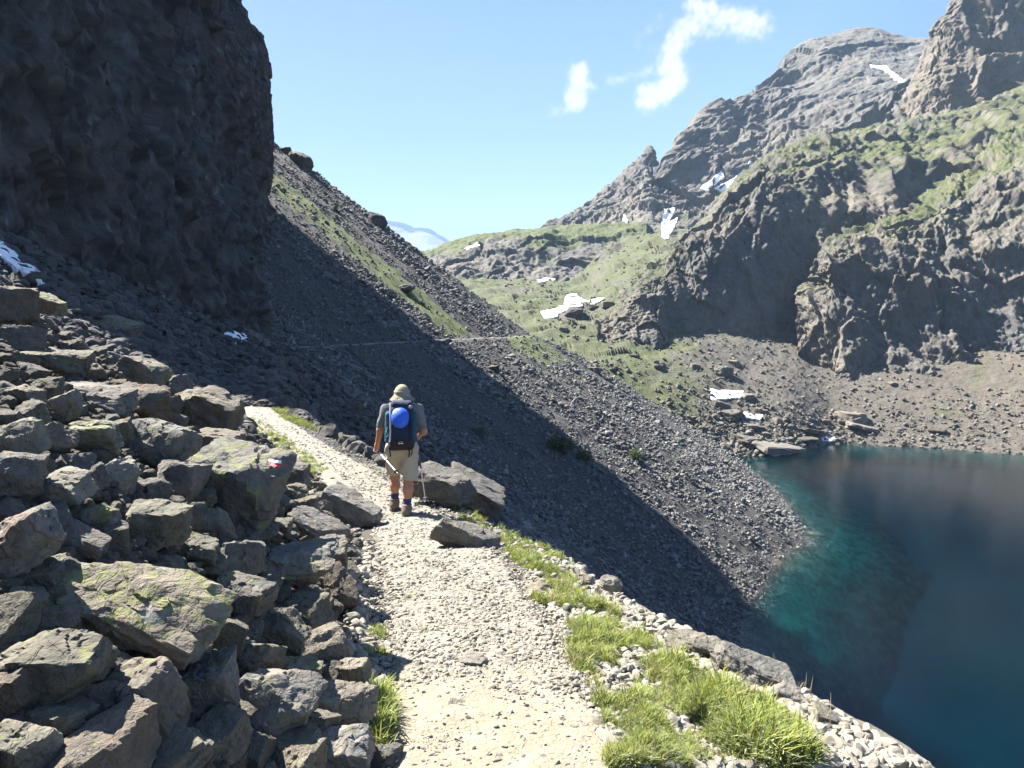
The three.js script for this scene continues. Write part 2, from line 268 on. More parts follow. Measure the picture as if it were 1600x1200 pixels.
// ---------------------------------------------------------------- curved sheets: columns of points, smoothed, then broken up into rock
function catmull(a, b, c, d, t) { const t2 = t * t, t3 = t2 * t; return 0.5 * (2 * b + (c - a) * t + (2 * a - 5 * b + 4 * c - d) * t2 + (3 * b - a - 3 * c + d) * t3); }
function sheet(cols, nu, nv, disp, colour, mat, name, opt = {}) {
  const nc = cols.length, nr = cols[0].length, W = nu + 1, P = new Float32Array(W * (nv + 1) * 3), N = new Float32Array(P.length), Q = new Float32Array(P.length);
  const get = (i, j, k) => cols[clamp(i, 0, nc - 1)][clamp(j, 0, nr - 1)].getComponent(k);
  for (let j = 0; j <= nv; j++) { const v = j / nv * (nr - 1), r = Math.min(nr - 2, Math.floor(v)), fv = v - r;
    for (let i = 0; i <= nu; i++) { const u = i / nu * (nc - 1), c = Math.min(nc - 2, Math.floor(u)), fu = u - c;
      for (let k = 0; k < 3; k++) {
        const row = (q) => catmull(get(c - 1, q, k), get(c, q, k), get(c + 1, q, k), get(c + 2, q, k), fu);
        P[(j * W + i) * 3 + k] = catmull(row(r - 1), row(r), row(r + 1), row(r + 2), fv);
      } } }
  const idx = [];
  for (let j = 0; j < nv; j++) for (let i = 0; i < nu; i++) { const a = j * W + i; idx.push(a, a + 1, a + W, a + 1, a + W + 1, a + W); }
  const g = new THREE.BufferGeometry(); g.setIndex(idx);
  g.setAttribute('position', new THREE.BufferAttribute(P.slice(), 3)); g.computeVertexNormals();
  N.set(g.attributes.normal.array);
  // face the open side
  let s = 0; const c0 = opt.eye || [0, EYE, 0];
  for (let o = 0; o < P.length; o += 3) s += (c0[0] - P[o]) * N[o] + (c0[1] - P[o + 1]) * N[o + 1] + (c0[2] - P[o + 2]) * N[o + 2];
  const flip = s < 0 ? -1 : 1;
  if (flip < 0) for (let q = 0; q < idx.length; q += 3) { const t = idx[q]; idx[q] = idx[q + 1]; idx[q + 1] = t; }
  for (let q = 0; q < N.length; q++) N[q] *= flip;
  for (let j = 0; j <= nv; j++) for (let i = 0; i <= nu; i++) { const o = (j * W + i) * 3, h = disp(P[o], P[o + 1], P[o + 2], i / nu, j / nv, N[o + 1]);
    Q[o] = P[o] + N[o] * h; Q[o + 1] = P[o + 1] + N[o + 1] * h; Q[o + 2] = P[o + 2] + N[o + 2] * h; }
  const uv = new Float32Array(W * (nv + 1) * 2);
  for (let j = 0; j <= nv; j++) { let run = 0; for (let i = 0; i <= nu; i++) { const o = j * W + i; if (i) { const m = Math.round(nv / 2) * W + i; run += Math.hypot(P[m * 3] - P[m * 3 - 3], P[m * 3 + 1] - P[m * 3 - 2], P[m * 3 + 2] - P[m * 3 - 1]); }
    uv[o * 2] = run; if (j) { const b = o - W; uv[o * 2 + 1] = uv[b * 2 + 1] + Math.hypot(P[o * 3] - P[b * 3], P[o * 3 + 1] - P[b * 3 + 1], P[o * 3 + 2] - P[b * 3 + 2]); } } }
  g.setAttribute('position', new THREE.BufferAttribute(Q, 3)); g.setIndex(idx); g.computeVertexNormals();
  const nn = g.attributes.normal.array, col = new Float32Array(Q.length);
  for (let j = 0; j <= nv; j++) for (let i = 0; i <= nu; i++) { const o = (j * W + i) * 3, c = colour(Q[o], Q[o + 1], Q[o + 2], nn[o + 1], i / nu, j / nv, N[o + 1]); col[o] = c[0]; col[o + 1] = c[1]; col[o + 2] = c[2]; }
  g.setAttribute('uv', new THREE.BufferAttribute(uv, 2)); g.setAttribute('color', new THREE.BufferAttribute(col, 3));
  const mesh = struct(name, g, mat);
  return { mesh, P, Q, N, W, nu, nv, idx };
}
function nearestOn(S, px, py) { // point of a sheet that stands at a picture position (front-most of the close ones)
  let best = 1e9, at0 = 0;
  for (let o = 0; o < S.Q.length; o += 3) { const [x, y, f] = pix(S.Q[o], S.Q[o + 1], S.Q[o + 2]); const d = (x - px) ** 2 + (y - py) ** 2 + f * 0.004; if (d < best) { best = d; at0 = o; } }
  return [new THREE.Vector3(S.Q[at0], S.Q[at0 + 1], S.Q[at0 + 2]), new THREE.Vector3(S.N[at0], S.N[at0 + 1], S.N[at0 + 2])];
}
const inPoly = (x, y, poly) => { let c = false; for (let i = 0, j = poly.length - 1; i < poly.length; j = i++) { const [xi, yi] = poly[i], [xj, yj] = poly[j]; if ((yi > y) !== (yj > y) && x < (xj - xi) * (y - yi) / (yj - yi) + xi) c = !c; } return c; };
function snowOn(S, poly, lift, rough, label) { // a field of old snow lying on a sheet: its own smooth skin over the rock
  const pos = [], map = new Map(), idx = [], W = S.W, uv = [];
  const xs = poly.map((p) => p[0]), ys = poly.map((p) => p[1]), x0 = Math.min(...xs) - 6, x1 = Math.max(...xs) + 6, y0 = Math.min(...ys) - 6, y1 = Math.max(...ys) + 6;
  const v = (o) => { if (map.has(o)) return map.get(o); const k = o * 3, n = map.size; map.set(o, n);
    // average of the rock around, so that the snow bridges the gaps
    let sx = 0, sy = 0, sz = 0, c = 0; const R = S.soft || 5; for (let q = -R; q <= R; q++) for (let r = -R; r <= R; r++) { const m = o + q * W + r; if (m >= 0 && m * 3 < S.Q.length) { sx += S.Q[m * 3] - S.P[m * 3]; sy += S.Q[m * 3 + 1] - S.P[m * 3 + 1]; sz += S.Q[m * 3 + 2] - S.P[m * 3 + 2]; c++; } }
    pos.push(S.P[k] + sx / c + S.N[k] * lift, S.P[k + 1] + sy / c + S.N[k + 1] * lift, S.P[k + 2] + sz / c + S.N[k + 2] * lift); uv.push(S.P[k], S.P[k + 2]); return n; };
  const inside = new Set();
  const fine = [], K = S.k || 4;
  for (let q = 0; q < S.idx.length; q += 3) {
    const a = S.idx[q], b = S.idx[q + 1], c = S.idx[q + 2], [qx, qy] = pix(S.P[a * 3], S.P[a * 3 + 1], S.P[a * 3 + 2]); if (qx < x0 - 12 || qx > x1 + 12 || qy < y0 - 12 || qy > y1 + 12) continue;
    const va = v(a), vb = v(b), vc = v(c), mixed = (s, t) => [0, 1, 2].map((k) => pos[va * 3 + k] * (1 - s - t) + pos[vb * 3 + k] * s + pos[vc * 3 + k] * t);
    const tri = (s0, t0, s1, t1, s2, t2) => { const A = mixed(s0, t0), B = mixed(s1, t1), C = mixed(s2, t2), mx = (A[0] + B[0] + C[0]) / 3, my = (A[1] + B[1] + C[1]) / 3, mz = (A[2] + B[2] + C[2]) / 3, [px, py] = pix(mx, my, mz), w = 4;
      if (inPoly(px + w * fbm(mx / rough, my / rough, mz / rough, 3), py + w * fbm(mx / rough, my / rough, mz / rough + 9, 3), poly)) fine.push(...A, ...B, ...C); };
    for (let i = 0; i < K; i++) for (let j = 0; j < K - i; j++) { tri(i / K, j / K, (i + 1) / K, j / K, i / K, (j + 1) / K); if (j < K - i - 1) tri((i + 1) / K, j / K, (i + 1) / K, (j + 1) / K, i / K, (j + 1) / K); }
  }
  { let g = new THREE.BufferGeometry(); g.setAttribute('position', new THREE.Float32BufferAttribute(fine, 3)); if (fine.length) g = mergeVertices(g, 1e-3); pos.length = 0; uv.length = 0; if (fine.length) { for (const q of g.attributes.position.array) pos.push(q); for (let k = 0; k < pos.length; k += 3) uv.push(pos[k], pos[k + 2]); for (const q of g.index.array) idx.push(q); } }
  if (!idx.length) { console.log('no snow: ' + label); return; }
  // a rim that goes down into the rock gives the snow its thickness
  const edges = new Map(); for (let q = 0; q < idx.length; q += 3) for (let e = 0; e < 3; e++) { const a = idx[q + e], b = idx[q + (e + 1) % 3]; if (edges.has(b + '_' + a)) edges.delete(b + '_' + a); else edges.set(a + '_' + b, [a, b]); }
  for (const [a, b] of edges.values()) { const n = pos.length / 3; for (const k of [a, b]) { pos.push(pos[k * 3], pos[k * 3 + 1] - lift * 1.5, pos[k * 3 + 2] - lift * 0.8); uv.push(uv[k * 2], uv[k * 2 + 1]); } idx.push(a, n, b, b, n, n + 1); }
  const g = new THREE.BufferGeometry(); g.setAttribute('position', new THREE.Float32BufferAttribute(pos, 3)); g.setAttribute('uv', new THREE.Float32BufferAttribute(uv, 2)); g.setIndex(idx); g.computeVertexNormals();
  return top('snow_patch', g, M.snow, label, 'snow patch', 'old snow patches');
}
const mix3 = (a, b, t) => [lerp(a[0], b[0], t), lerp(a[1], b[1], t), lerp(a[2], b[2], t)];
const GRASS = [0.118, 0.15, 0.022], GRASSD = [0.068, 0.092, 0.016];
function crag(x, y, z, s, ang = 0, long = 2.4) { // broken rock at scale s (metres), about -1..1; slabs and ribs run along a direction in the face
  const c = Math.cos(ang), n = Math.sin(ang), h = 0.8 * x + 0.6 * z, w = 0.7 * fbm(x / s * 0.45, y / s * 0.45, z / s * 0.45, 3);
  const u = (h * c - y * n) / s, v = (h * n + y * c) / (s * long), q = (0.8 * z - 0.6 * x) / s;
  return 0.85 * (ridged(u * 0.7 + w, v * 0.7 + w * 0.4, q * 0.5, 4, 0.5) - 0.62) * 1.7 + 0.42 * facet(u * 1.2 + w * 0.8, v * 1.3, q) + 0.17 * facet(u * 3.3 + w, v * 3.6, q * 2.5) + 0.07 * facet(u * 8, v * 9, q * 6);
}
const rockTone = (x, y, z, s, warm = 0) => { const n = fbm(x / s, y / s * 0.6, z / s, 5, 0.6), m = fbm(x / s * 6, y / s * 4, z / s * 6, 3), k = 1 + 0.3 * n + 0.28 * m, t = clamp(0.4 + n * 1.2 + warm); return mix3([0.135 * k, 0.132 * k, 0.127 * k], [0.225 * k, 0.19 * k, 0.145 * k], t); };

// ---------------------------------------------------------------- the shaded cliff beside the path
{
  const plan = [[-120, 105], [-72, 69], [-46, 51.5], [-33, 41], [-30, 43], [-30.3, 48], [-31, 54], [-31.6, 60], [-32, 68], [-32.6, 76], [-33.3, 86], [-36.6, 98], [-41, 112], [-45.6, 130], [-49.3, 147], [-56, 156], [-85, 166], [-140, 160]];
  const ys = [-14, -2, 8, 18, 28, 37, 46, 54, 59, 62, 65, 70, 78, 90, 98];
  const lean = table([[-14, 2.2], [8, 0.9], [28, 0.1], [37, 0], [46, 0.3], [54, 0.2], [59, -0.6], [62, -2.4], [65, -4.2], [70, -5], [78, -7], [90, -10], [98, -40]]);
  const cols = plan.map(([x, d], i) => { const x0 = plan[Math.max(0, i - 1)], x1 = plan[Math.min(plan.length - 1, i + 1)], tx = x1[0] - x0[0], td = x1[1] - x0[1], l = Math.hypot(tx, td); // outward = right of the walk
    const ox = td / l, od = -tx / l, k = smooth(30, 140, d) * 0.65 + 0.35; return ys.map((y) => { const q = lean(d > 92 ? y * Math.max(1, 147 / d) : y) * k; return y > 95 ? new THREE.Vector3(x - 14, y, -(d + 22)) : new THREE.Vector3(x + ox * q, y, -(d + od * q)); }); });
  sheet(cols, 620, 330, (x, y, z, u, v) => {
    const calm = smooth(-120, -150, z) * 0.45; // the far corner keeps its outline
    const band = fbm(x * 0.05, y * 0.10 + z * 0.03, z * 0.05, 3);
    return (1 - calm) * (2.2 * fbm(x * 0.07, y * 0.05, z * 0.07, 3) + 2.3 * crag(x, y, z, 12, 0.25, 2.2) + 0.9 * crag(x + 40, y, z, 4, 0.35, 1.8) + 0.8 * facet(x * 0.38, y * 0.34, z * 0.38) + 0.42 * facet(x * 0.9, y * 0.9, z * 0.9) + 0.2 * facet(x * 2.4, y * 2.1, z * 2.4) + 0.6 * band);
  }, (x, y, z, ny) => {
    const n = fbm(x * 0.09, y * 0.05, z * 0.09, 5, 0.6), m = fbm(x * 0.8, y * 0.5, z * 0.8, 4, 0.7), r = smooth(0.08, 0.3, fbm(x * 0.16 + 9, y * 0.05, z * 0.16, 4)), p = smooth(0.16, 0.36, fbm(x * 0.3, y * 0.4 + 5, z * 0.3, 6, 0.72));
    const k = Math.max(0.25, 1 + 0.4 * n + 0.9 * m + 0.45 * facet(x * 0.5, y * 0.45, z * 0.5) + 0.4 * facet(x * 1.3, y * 1.2, z * 1.3)); let c = [0.112 * k, 0.106 * k, 0.1 * k]; c = mix3(c, [0.12 * k, 0.082 * k, 0.062 * k], r * 0.45); c = mix3(c, [0.27 * k, 0.275 * k, 0.275 * k], p * 0.8);
    if (ny > 0.55) c = mix3(c, GRASSD, 0.4 * smooth(0, 0.3, m)); return c;
  }, M.cliff, 'cliff', { eye: [200, 20, -60] });
}

// ---------------------------------------------------------------- lake
{
  const g = new THREE.PlaneGeometry(520, 330, 60, 40); g.rotateX(-Math.PI / 2); g.translate(225, LAKE, -155);
  const uv = g.attributes.uv, p = g.attributes.position; for (let i = 0; i < p.count; i++) uv.setXY(i, p.getX(i), p.getZ(i));
  const mat = new THREE.MeshPhysicalMaterial({ color: 0xffffff, roughness: 0.12, transmission: 1, thickness: 10, ior: 1.2, attenuationColor: new THREE.Color().setRGB(0.10, 0.62, 0.71), attenuationDistance: 7, bumpMap: rescale(T_RIPPLE, 0.09), bumpScale: 0.04 });
  struct('lake_water', g, mat);
  const b = new THREE.PlaneGeometry(560, 360, 80, 60); b.rotateX(-Math.PI / 2); b.translate(225, -53, -155);
  const q = b.attributes.position, col = []; for (let i = 0; i < q.count; i++) { q.setY(i, -53 + 2.5 * fbm(q.getX(i) * 0.03, 1, q.getZ(i) * 0.03, 3)); const k = 1 + 0.4 * fbm(q.getX(i) * 0.06, 4, q.getZ(i) * 0.06, 3); col.push(0.095 * k, 0.10 * k, 0.095 * k); }
  b.setAttribute('color', new THREE.Float32BufferAttribute(col, 3)); b.computeVertexNormals();
  struct('lake_bed', b, new THREE.MeshStandardMaterial({ vertexColors: true, roughness: 1 }));
}

// ---------------------------------------------------------------- valley floor and scree behind the lake
const col = (px, list) => list.map(([py, D]) => at(px, py, D));
let S_VALLEY;
{
  const C = [
    [700, [[600, 262], [540, 300], [500, 345], [478, 400], [455, 470], [440, 540], [425, 620]]],
    [760, [[600, 258], [540, 295], [498, 345], [476, 400], [455, 470], [441, 540], [425, 620]]],
    [830, [[640, 246], [560, 272], [508, 325], [486, 380], [460, 450], [444, 520], [425, 600]]],
    [900, [[670, 240], [590, 258], [530, 300], [492, 360], [470, 420], [448, 495], [415, 590]]],
    [960, [[695, 235], [620, 250], [555, 280], [505, 335], [468, 395], [430, 470], [385, 570]]],
    [1030, [[712, 230], [655, 241], [585, 266], [520, 315], [455, 385], [415, 450], [368, 545]]],
    [1100, [[714, 229], [668, 240], [605, 262], [535, 303], [500, 335], [480, 350], [460, 362]]],
    [1170, [[714, 229], [676, 241], [622, 262], [555, 300], [505, 335], [486, 350], [470, 362]]],
    [1235, [[708, 233], [668, 247], [618, 268], [560, 302], [492, 345], [475, 356], [460, 368]]],
    [1300, [[694, 251], [664, 261], [620, 277], [580, 296], [548, 315], [530, 326], [510, 340]]],
    [1400, [[698, 246], [668, 256], [630, 269], [592, 283], [558, 298], [540, 308], [520, 322]]],
    [1500, [[704, 239], [670, 250], [625, 264], [580, 279], [538, 297], [520, 306], [500, 320]]],
    [1600, [[711, 230], [670, 243], [620, 256], [565, 273], [512, 293], [495, 303], [475, 318]]],
    [1740, [[722, 218], [680, 229], [625, 240], [560, 257], [505, 280], [485, 290], [465, 305]]],
    [1950, [[740, 202], [690, 214], [630, 225], [560, 240], [500, 262], [480, 272], [460, 290]]],
  ].map(([px, l]) => { const c = col(px, l); const s = c[0]; s.y = px > 860 ? LAKE : s.y; const a = s.clone(); a.z += 9; a.y -= 5; const b = s.clone(); b.z += 34; b.y -= 20; return [b, a, ...c]; });
  C.push(C[C.length - 1].map((p, i) => p.clone().addScaledVector(p.clone().sub(C[C.length - 2][i]), 2.2)));
  S_VALLEY = sheet(C, 490, 250, (x, y, z, u, v) => {
    const [px] = pix(x, y, z), D = -z, wild = smooth(1150, 1000, px) * smooth(250, 330, D), fan = smooth(1100, 1250, px);
    const shore = smooth(-41, -34, y);
    return shore * (lerp(0.9, 0.35, fan) * fbm(x * 0.05, y * 0.05, z * 0.05, 3) * 2.0 + wild * (4.2 * (ridged(x * 0.03, y * 0.05, z * 0.03, 4) - 0.55) + 2.4 * facet(x * 0.07, y * 0.1, z * 0.07))) + 0.22 * facet(x * 0.35, y * 0.35, z * 0.35) + 0.12 * facet(x * 0.9, y * 0.9, z * 0.9);
  }, (x, y, z, ny) => {
    const [px, py] = pix(x, y, z), D = -z;
    let n = fbm(x * 0.06, y * 0.06, z * 0.06, 5, 0.6), m = fbm(x * 0.6, y * 0.6, z * 0.6, 4, 0.6);
    let k = 1 + 0.22 * n + 0.4 * m, c = mix3([0.135 * k, 0.125 * k, 0.105 * k], [0.16 * k, 0.132 * k, 0.10 * k], smooth(0, 300, x + 60 * n));
    const left = smooth(1260, 1000, px), strip = smooth(16, 4, Math.abs(x - (0.72 * D - 22 + 0.25 * (y + 20)))) * (px > 1380 ? 1 : 0);
    const g = smooth(0.34, 0.6, left * 0.62 + 0.62 * n + 0.2 * m + strip * 0.3) * smooth(0.55, 0.8, ny) * smooth(-38, -33, y);
    c = mix3(c, mix3(GRASS, GRASSD, clamp(0.5 + m)), g * clamp(0.72 + 0.6 * m)); return c;
  }, M.far, 'valley_floor');
}
// ---------------------------------------------------------------- the two rock walls over the scree
const further = (C, k = 2.2) => { const a = C[C.length - 1], b = C[C.length - 2]; C.push(a.map((p, i) => p.clone().addScaledVector(p.clone().sub(b[i]), k))); return C; };
const wall = (rows, crest) => { const C = rows.map(([px, l]) => { if (crest) { const n = l.length - 1; l = [...l.slice(0, n), [l[n - 1][0] + crest, l[n][1]]]; } return col(px, l); }); return rows[rows.length - 1][0] > 1700 ? further(C) : C; };
const rockyGreen = (green, s, warm, lo = 0.5) => (x, y, z, ny, u, v) => { const c = rockTone(x, y, z, s, warm), n = fbm(x * 0.045, y * 0.045, z * 0.045, 5, 0.6), m = fbm(x * 0.35, y * 0.35, z * 0.35, 3), g = smooth(lo, lo + 0.22, ny + 0.35 * n + green(u, v, x, y, z)); return mix3(c, mix3(GRASS, GRASSD, clamp(0.45 + m)), g * clamp(0.8 + 0.5 * m)); };
const S_WALLA = sheet(wall([
  [935, [[560, 300], [528, 305], [520, 310], [512, 320], [505, 335], [500, 360]]],
  [965, [[570, 296], [530, 302], [505, 312], [492, 322], [485, 338], [480, 365]]],
  [1000, [[575, 294], [540, 300], [495, 312], [455, 324], [445, 340], [440, 370]]],
  [1035, [[575, 296], [535, 303], [480, 316], [430, 330], [424, 345], [420, 375]]],
  [1070, [[560, 308], [510, 318], [450, 332], [402, 346], [392, 362], [390, 395]]],
  [1100, [[560, 310], [510, 320], [430, 334], [365, 350], [350, 372], [350, 410]]],
  [1140, [[560, 312], [508, 322], [410, 335], [325, 352], [300, 378], [298, 420]]],
  [1190, [[560, 314], [508, 325], [395, 338], [295, 356], [262, 386], [258, 430]]],
  [1250, [[560, 320], [500, 330], [385, 342], [275, 362], [238, 396], [232, 440]]],
  [1320, [[560, 318], [500, 328], [385, 342], [285, 364], [235, 400], [222, 450]]],
  [1400, [[560, 318], [500, 326], [400, 340], [310, 362], [240, 408], [212, 460]]],
  [1500, [[560, 318], [500, 326], [400, 340], [300, 370], [230, 420], [180, 480]]],
  [1640, [[560, 318], [500, 326], [400, 340], [280, 375], [200, 430], [130, 500]]],
  [1800, [[560, 300], [500, 310], [400, 330], [270, 370], [170, 430], [90, 500]]],
]), 420, 260, (x, y, z, u, v) => 8 * crag(x, y, z, 44, -0.15, 2.6) + 3.4 * crag(x + 7, y, z, 15, -0.2, 2.6) + 1.2 * crag(x, y, z, 5, -0.2, 2.0) + 0.4 * facet(x * 0.6, y * 0.5, z * 0.6),
  rockyGreen((u, v) => -0.02 + 0.22 * smooth(0.55, 0.85, v) - 0.35 * smooth(0.5, 0.3, v), 34, 0.05, 0.72), M.far, 'rock_wall');
const S_WALLB = sheet(wall([
  [1250, [[560, 306], [500, 315], [480, 322], [465, 330], [455, 345], [450, 372]]],
  [1268, [[580, 300], [520, 307], [460, 316], [425, 324], [412, 340], [405, 370]]],
  [1300, [[600, 290], [548, 296], [450, 308], [398, 318], [386, 336], [380, 370]]],
  [1350, [[600, 286], [556, 292], [450, 305], [378, 318], [362, 340], [352, 375]]],
  [1410, [[600, 282], [560, 289], [440, 304], [355, 320], [335, 346], [322, 385]]],
  [1470, [[600, 280], [548, 288], [420, 304], [325, 324], [300, 354], [282, 400]]],
  [1530, [[590, 280], [532, 288], [400, 305], [295, 328], [265, 362], [240, 415]]],
  [1600, [[580, 276], [508, 286], [375, 304], [265, 330], [230, 370], [200, 425]]],
  [1690, [[560, 268], [480, 280], [345, 300], [230, 330], [190, 375], [155, 435]]],
  [1850, [[540, 255], [450, 268], [310, 292], [190, 325], [140, 375], [100, 440]]],
]), 380, 240, (x, y, z, u, v) => 8 * crag(x + 50, y, z, 40, -0.5, 1.9) + 3.6 * crag(x, y, z + 30, 14, -0.55, 1.7) + 1.4 * crag(x, y, z, 5, -0.6, 1.6) + 0.45 * facet(x * 0.6, y * 0.6, z * 0.6),
  rockyGreen((u, v) => 0.03 + 0.42 * smooth(0.58, 0.8, v) - 0.3 * smooth(0.5, 0.3, v), 30, -0.05, 0.72), M.far, 'rock_wall');
// alp above the walls
const S_ALP = sheet(wall([
  [1180, [[330, 380], [290, 410], [272, 440], [262, 480], [258, 540]]],
  [1260, [[290, 385], [250, 420], [236, 455], [228, 500], [224, 560]]],
  [1350, [[290, 390], [255, 425], [228, 465], [208, 520], [200, 580]]],
  [1440, [[310, 385], [270, 425], [230, 470], [196, 530], [182, 590]]],
  [1520, [[300, 385], [255, 425], [215, 470], [178, 530], [160, 590]]],
  [1610, [[280, 385], [225, 425], [180, 470], [140, 530], [118, 590]]],
  [1720, [[250, 385], [185, 430], [140, 475], [95, 530], [70, 590]]],
  [1900, [[200, 385], [130, 430], [80, 475], [30, 530], [0, 590]]],
]), 320, 170, (x, y, z) => 7 * crag(x, y, z, 46, -0.5, 1.6) + 3.2 * crag(x, y, z, 14, -0.6, 1.6) + 1.0 * facet(x * 0.22, y * 0.22, z * 0.22),
  rockyGreen((u, v, x, y, z) => 0.14 + 0.2 * fbm(x * 0.02, 1, z * 0.02, 3) + 0.14 * smooth(0.3, 0.8, u), 40, 0, 0.72), M.far, 'alp_slope');
// high cliff, top right
sheet(wall([
  [1420, [[215, 575], [196, 580], [185, 590], [178, 600], [172, 612], [170, 640]]],
  [1445, [[220, 570], [188, 575], [150, 590], [110, 605], [92, 620], [90, 650]]],
  [1468, [[215, 565], [180, 572], [120, 588], [70, 603], [45, 618], [42, 650]]],
  [1485, [[210, 562], [172, 570], [100, 586], [30, 604], [0, 620], [-20, 660]]],
  [1530, [[200, 560], [158, 568], [80, 585], [-10, 605], [-60, 625], [-80, 670]]],
  [1600, [[180, 556], [132, 565], [50, 582], [-40, 603], [-110, 625], [-140, 670]]],
  [1720, [[150, 550], [85, 560], [0, 578], [-90, 600], [-170, 625], [-200, 670]]],
  [1900, [[100, 540], [30, 552], [-60, 572], [-150, 596], [-230, 625], [-260, 670]]],
], 30), 200, 220, (x, y, z) => 10 * crag(x, y, z, 52, -0.35, 2.2) + 4.5 * crag(x, y, z, 18, -0.4, 2) + 1.3 * facet(x * 0.2, y * 0.2, z * 0.2), (x, y, z, ny) => { const c = rockTone(x, y, z, 60, 0.3); const o = smooth(0.2, 0.45, fbm(x * 0.03, y * 0.02, z * 0.03 + 4, 4)); return mix3(c, [0.33, 0.25, 0.14], o * 0.6); }, M.far, 'high_cliff');
// the big peak
const S_PEAK = sheet(wall([
  [1000, [[420, 760], [390, 770], [360, 790], [330, 810], [310, 830], [300, 850], [298, 900]]],
  [1040, [[430, 720], [395, 735], [360, 760], [320, 785], [285, 810], [262, 835], [258, 900]]],
  [1062, [[430, 700], [390, 720], [345, 750], [300, 785], [255, 820], [218, 850], [212, 920]]],
  [1100, [[420, 680], [375, 705], [325, 745], [275, 790], [225, 840], [178, 880], [170, 950]]],
  [1145, [[400, 660], [350, 690], [300, 740], [250, 800], [200, 860], [152, 910], [144, 980]]],
  [1190, [[370, 640], [320, 680], [275, 740], [225, 805], [178, 870], [130, 930], [122, 1000]]],
  [1240, [[330, 630], [285, 670], [240, 735], [190, 810], [135, 890], [82, 960], [74, 1040]]],
  [1300, [[300, 620], [260, 665], [215, 730], [160, 815], [105, 900], [56, 980], [48, 1060]]],
  [1358, [[285, 615], [240, 660], [195, 730], [145, 815], [92, 905], [44, 990], [36, 1080]]],
  [1410, [[270, 610], [225, 660], [185, 730], [140, 815], [95, 900], [56, 985], [48, 1070]]],
  [1470, [[260, 610], [215, 660], [175, 730], [135, 810], [95, 890], [60, 960], [52, 1050]]],
  [1560, [[250, 610], [210, 660], [170, 730], [130, 810], [95, 890], [64, 960], [58, 1050]]],
], 26), 340, 330, (x, y, z, u, v) => { const calm = 1 - 0.4 * smooth(0.7, 0.85, v); const q = smooth(0.3, 0.6, v) * smooth(0.45, 0.7, u); return calm * (lerp(26, 5, q) * crag(x, y, z, 130, 0.6, 2.2) + lerp(11, 4, q) * crag(x, y, z, 46, 0.65, 3.4) + lerp(4, 1.8, q) * crag(x, y, z, 18, 0.6, 3) + 0.5 * facet(x * 0.2, y * 0.2, z * 0.2)); },
  (x, y, z, ny, u, v) => { const q = smooth(0.42, 0.7, v) * smooth(0.4, 0.65, u); const c = rockTone(x, y, z, 110, -0.1), s = fbm((x + y) * 0.004, (y - x) * 0.02, z * 0.004, 4), k = 1 + 0.25 * s; const d = mix3(c, [0.215 * k, 0.205 * k, 0.18 * k], q * clamp(0.6 + s)); const g = smooth(0.7, 0.9, ny + 0.4 * fbm(x * 0.02, y * 0.02, z * 0.02, 4)) * smooth(0.5, 0.2, v); return mix3(d, GRASSD, g * 0.8); }, M.peak, 'peak');
// pyramid and the col beside it
const S_PYR = sheet(wall([
  [840, [[430, 640], [405, 680], [385, 740], [366, 800], [358, 830], [356, 900]]],
  [880, [[430, 630], [405, 670], [375, 740], [352, 800], [342, 840], [340, 910]]],
  [925, [[430, 610], [400, 660], [365, 735], [338, 800], [315, 850], [312, 930]]],
  [955, [[425, 600], [392, 655], [355, 735], [318, 805], [286, 860], [282, 940]]],
  [985, [[420, 600], [385, 655], [345, 735], [298, 805], [260, 865], [256, 950]]],
  [1004, [[420, 600], [382, 655], [338, 735], [285, 805], [246, 868], [242, 950]]],
  [1016, [[420, 600], [382, 655], [336, 735], [282, 805], [230, 872], [228, 950]]],
  [1024, [[418, 600], [380, 655], [340, 735], [295, 805], [258, 866], [254, 950]]],
  [1032, [[418, 600], [380, 655], [340, 735], [300, 805], [272, 865], [268, 950]]],
  [1042, [[418, 600], [380, 655], [342, 740], [302, 815], [272, 880], [262, 950]]],
  [1075, [[416, 600], [378, 660], [340, 750], [300, 830], [262, 900], [240, 970]]],
], 26), 300, 280, (x, y, z, u, v) => (0.35 + 0.65 * smooth(0.35, 0.55, v)) * (lerp(17, 5, smooth(0.5, 0.75, v)) * crag(x, y, z, 70, 0.1, 3) + lerp(7, 5, smooth(0.5, 0.75, v)) * crag(x, y, z, 26, 0.1, 2.6) + 2.5 * crag(x, y, z, 9, 0.1, 2)) + 0.8 * facet(x * 0.16, y * 0.16, z * 0.16),
  (x, y, z, ny, u, v) => { const c = rockTone(x, y, z, 80, -0.05), n = fbm(x * 0.02, y * 0.02, z * 0.02, 5, 0.6); const g = smooth(0.45, 0.7, 0.95 - v * 1.15 + 0.9 * n) ; return mix3(mix3(c, [0.24, 0.22, 0.18], 0.3 * smooth(0.6, 0.3, v)), mix3(GRASS, GRASSD, clamp(0.5 + n)), g * 0.62); }, M.peak, 'pyramid_peak');
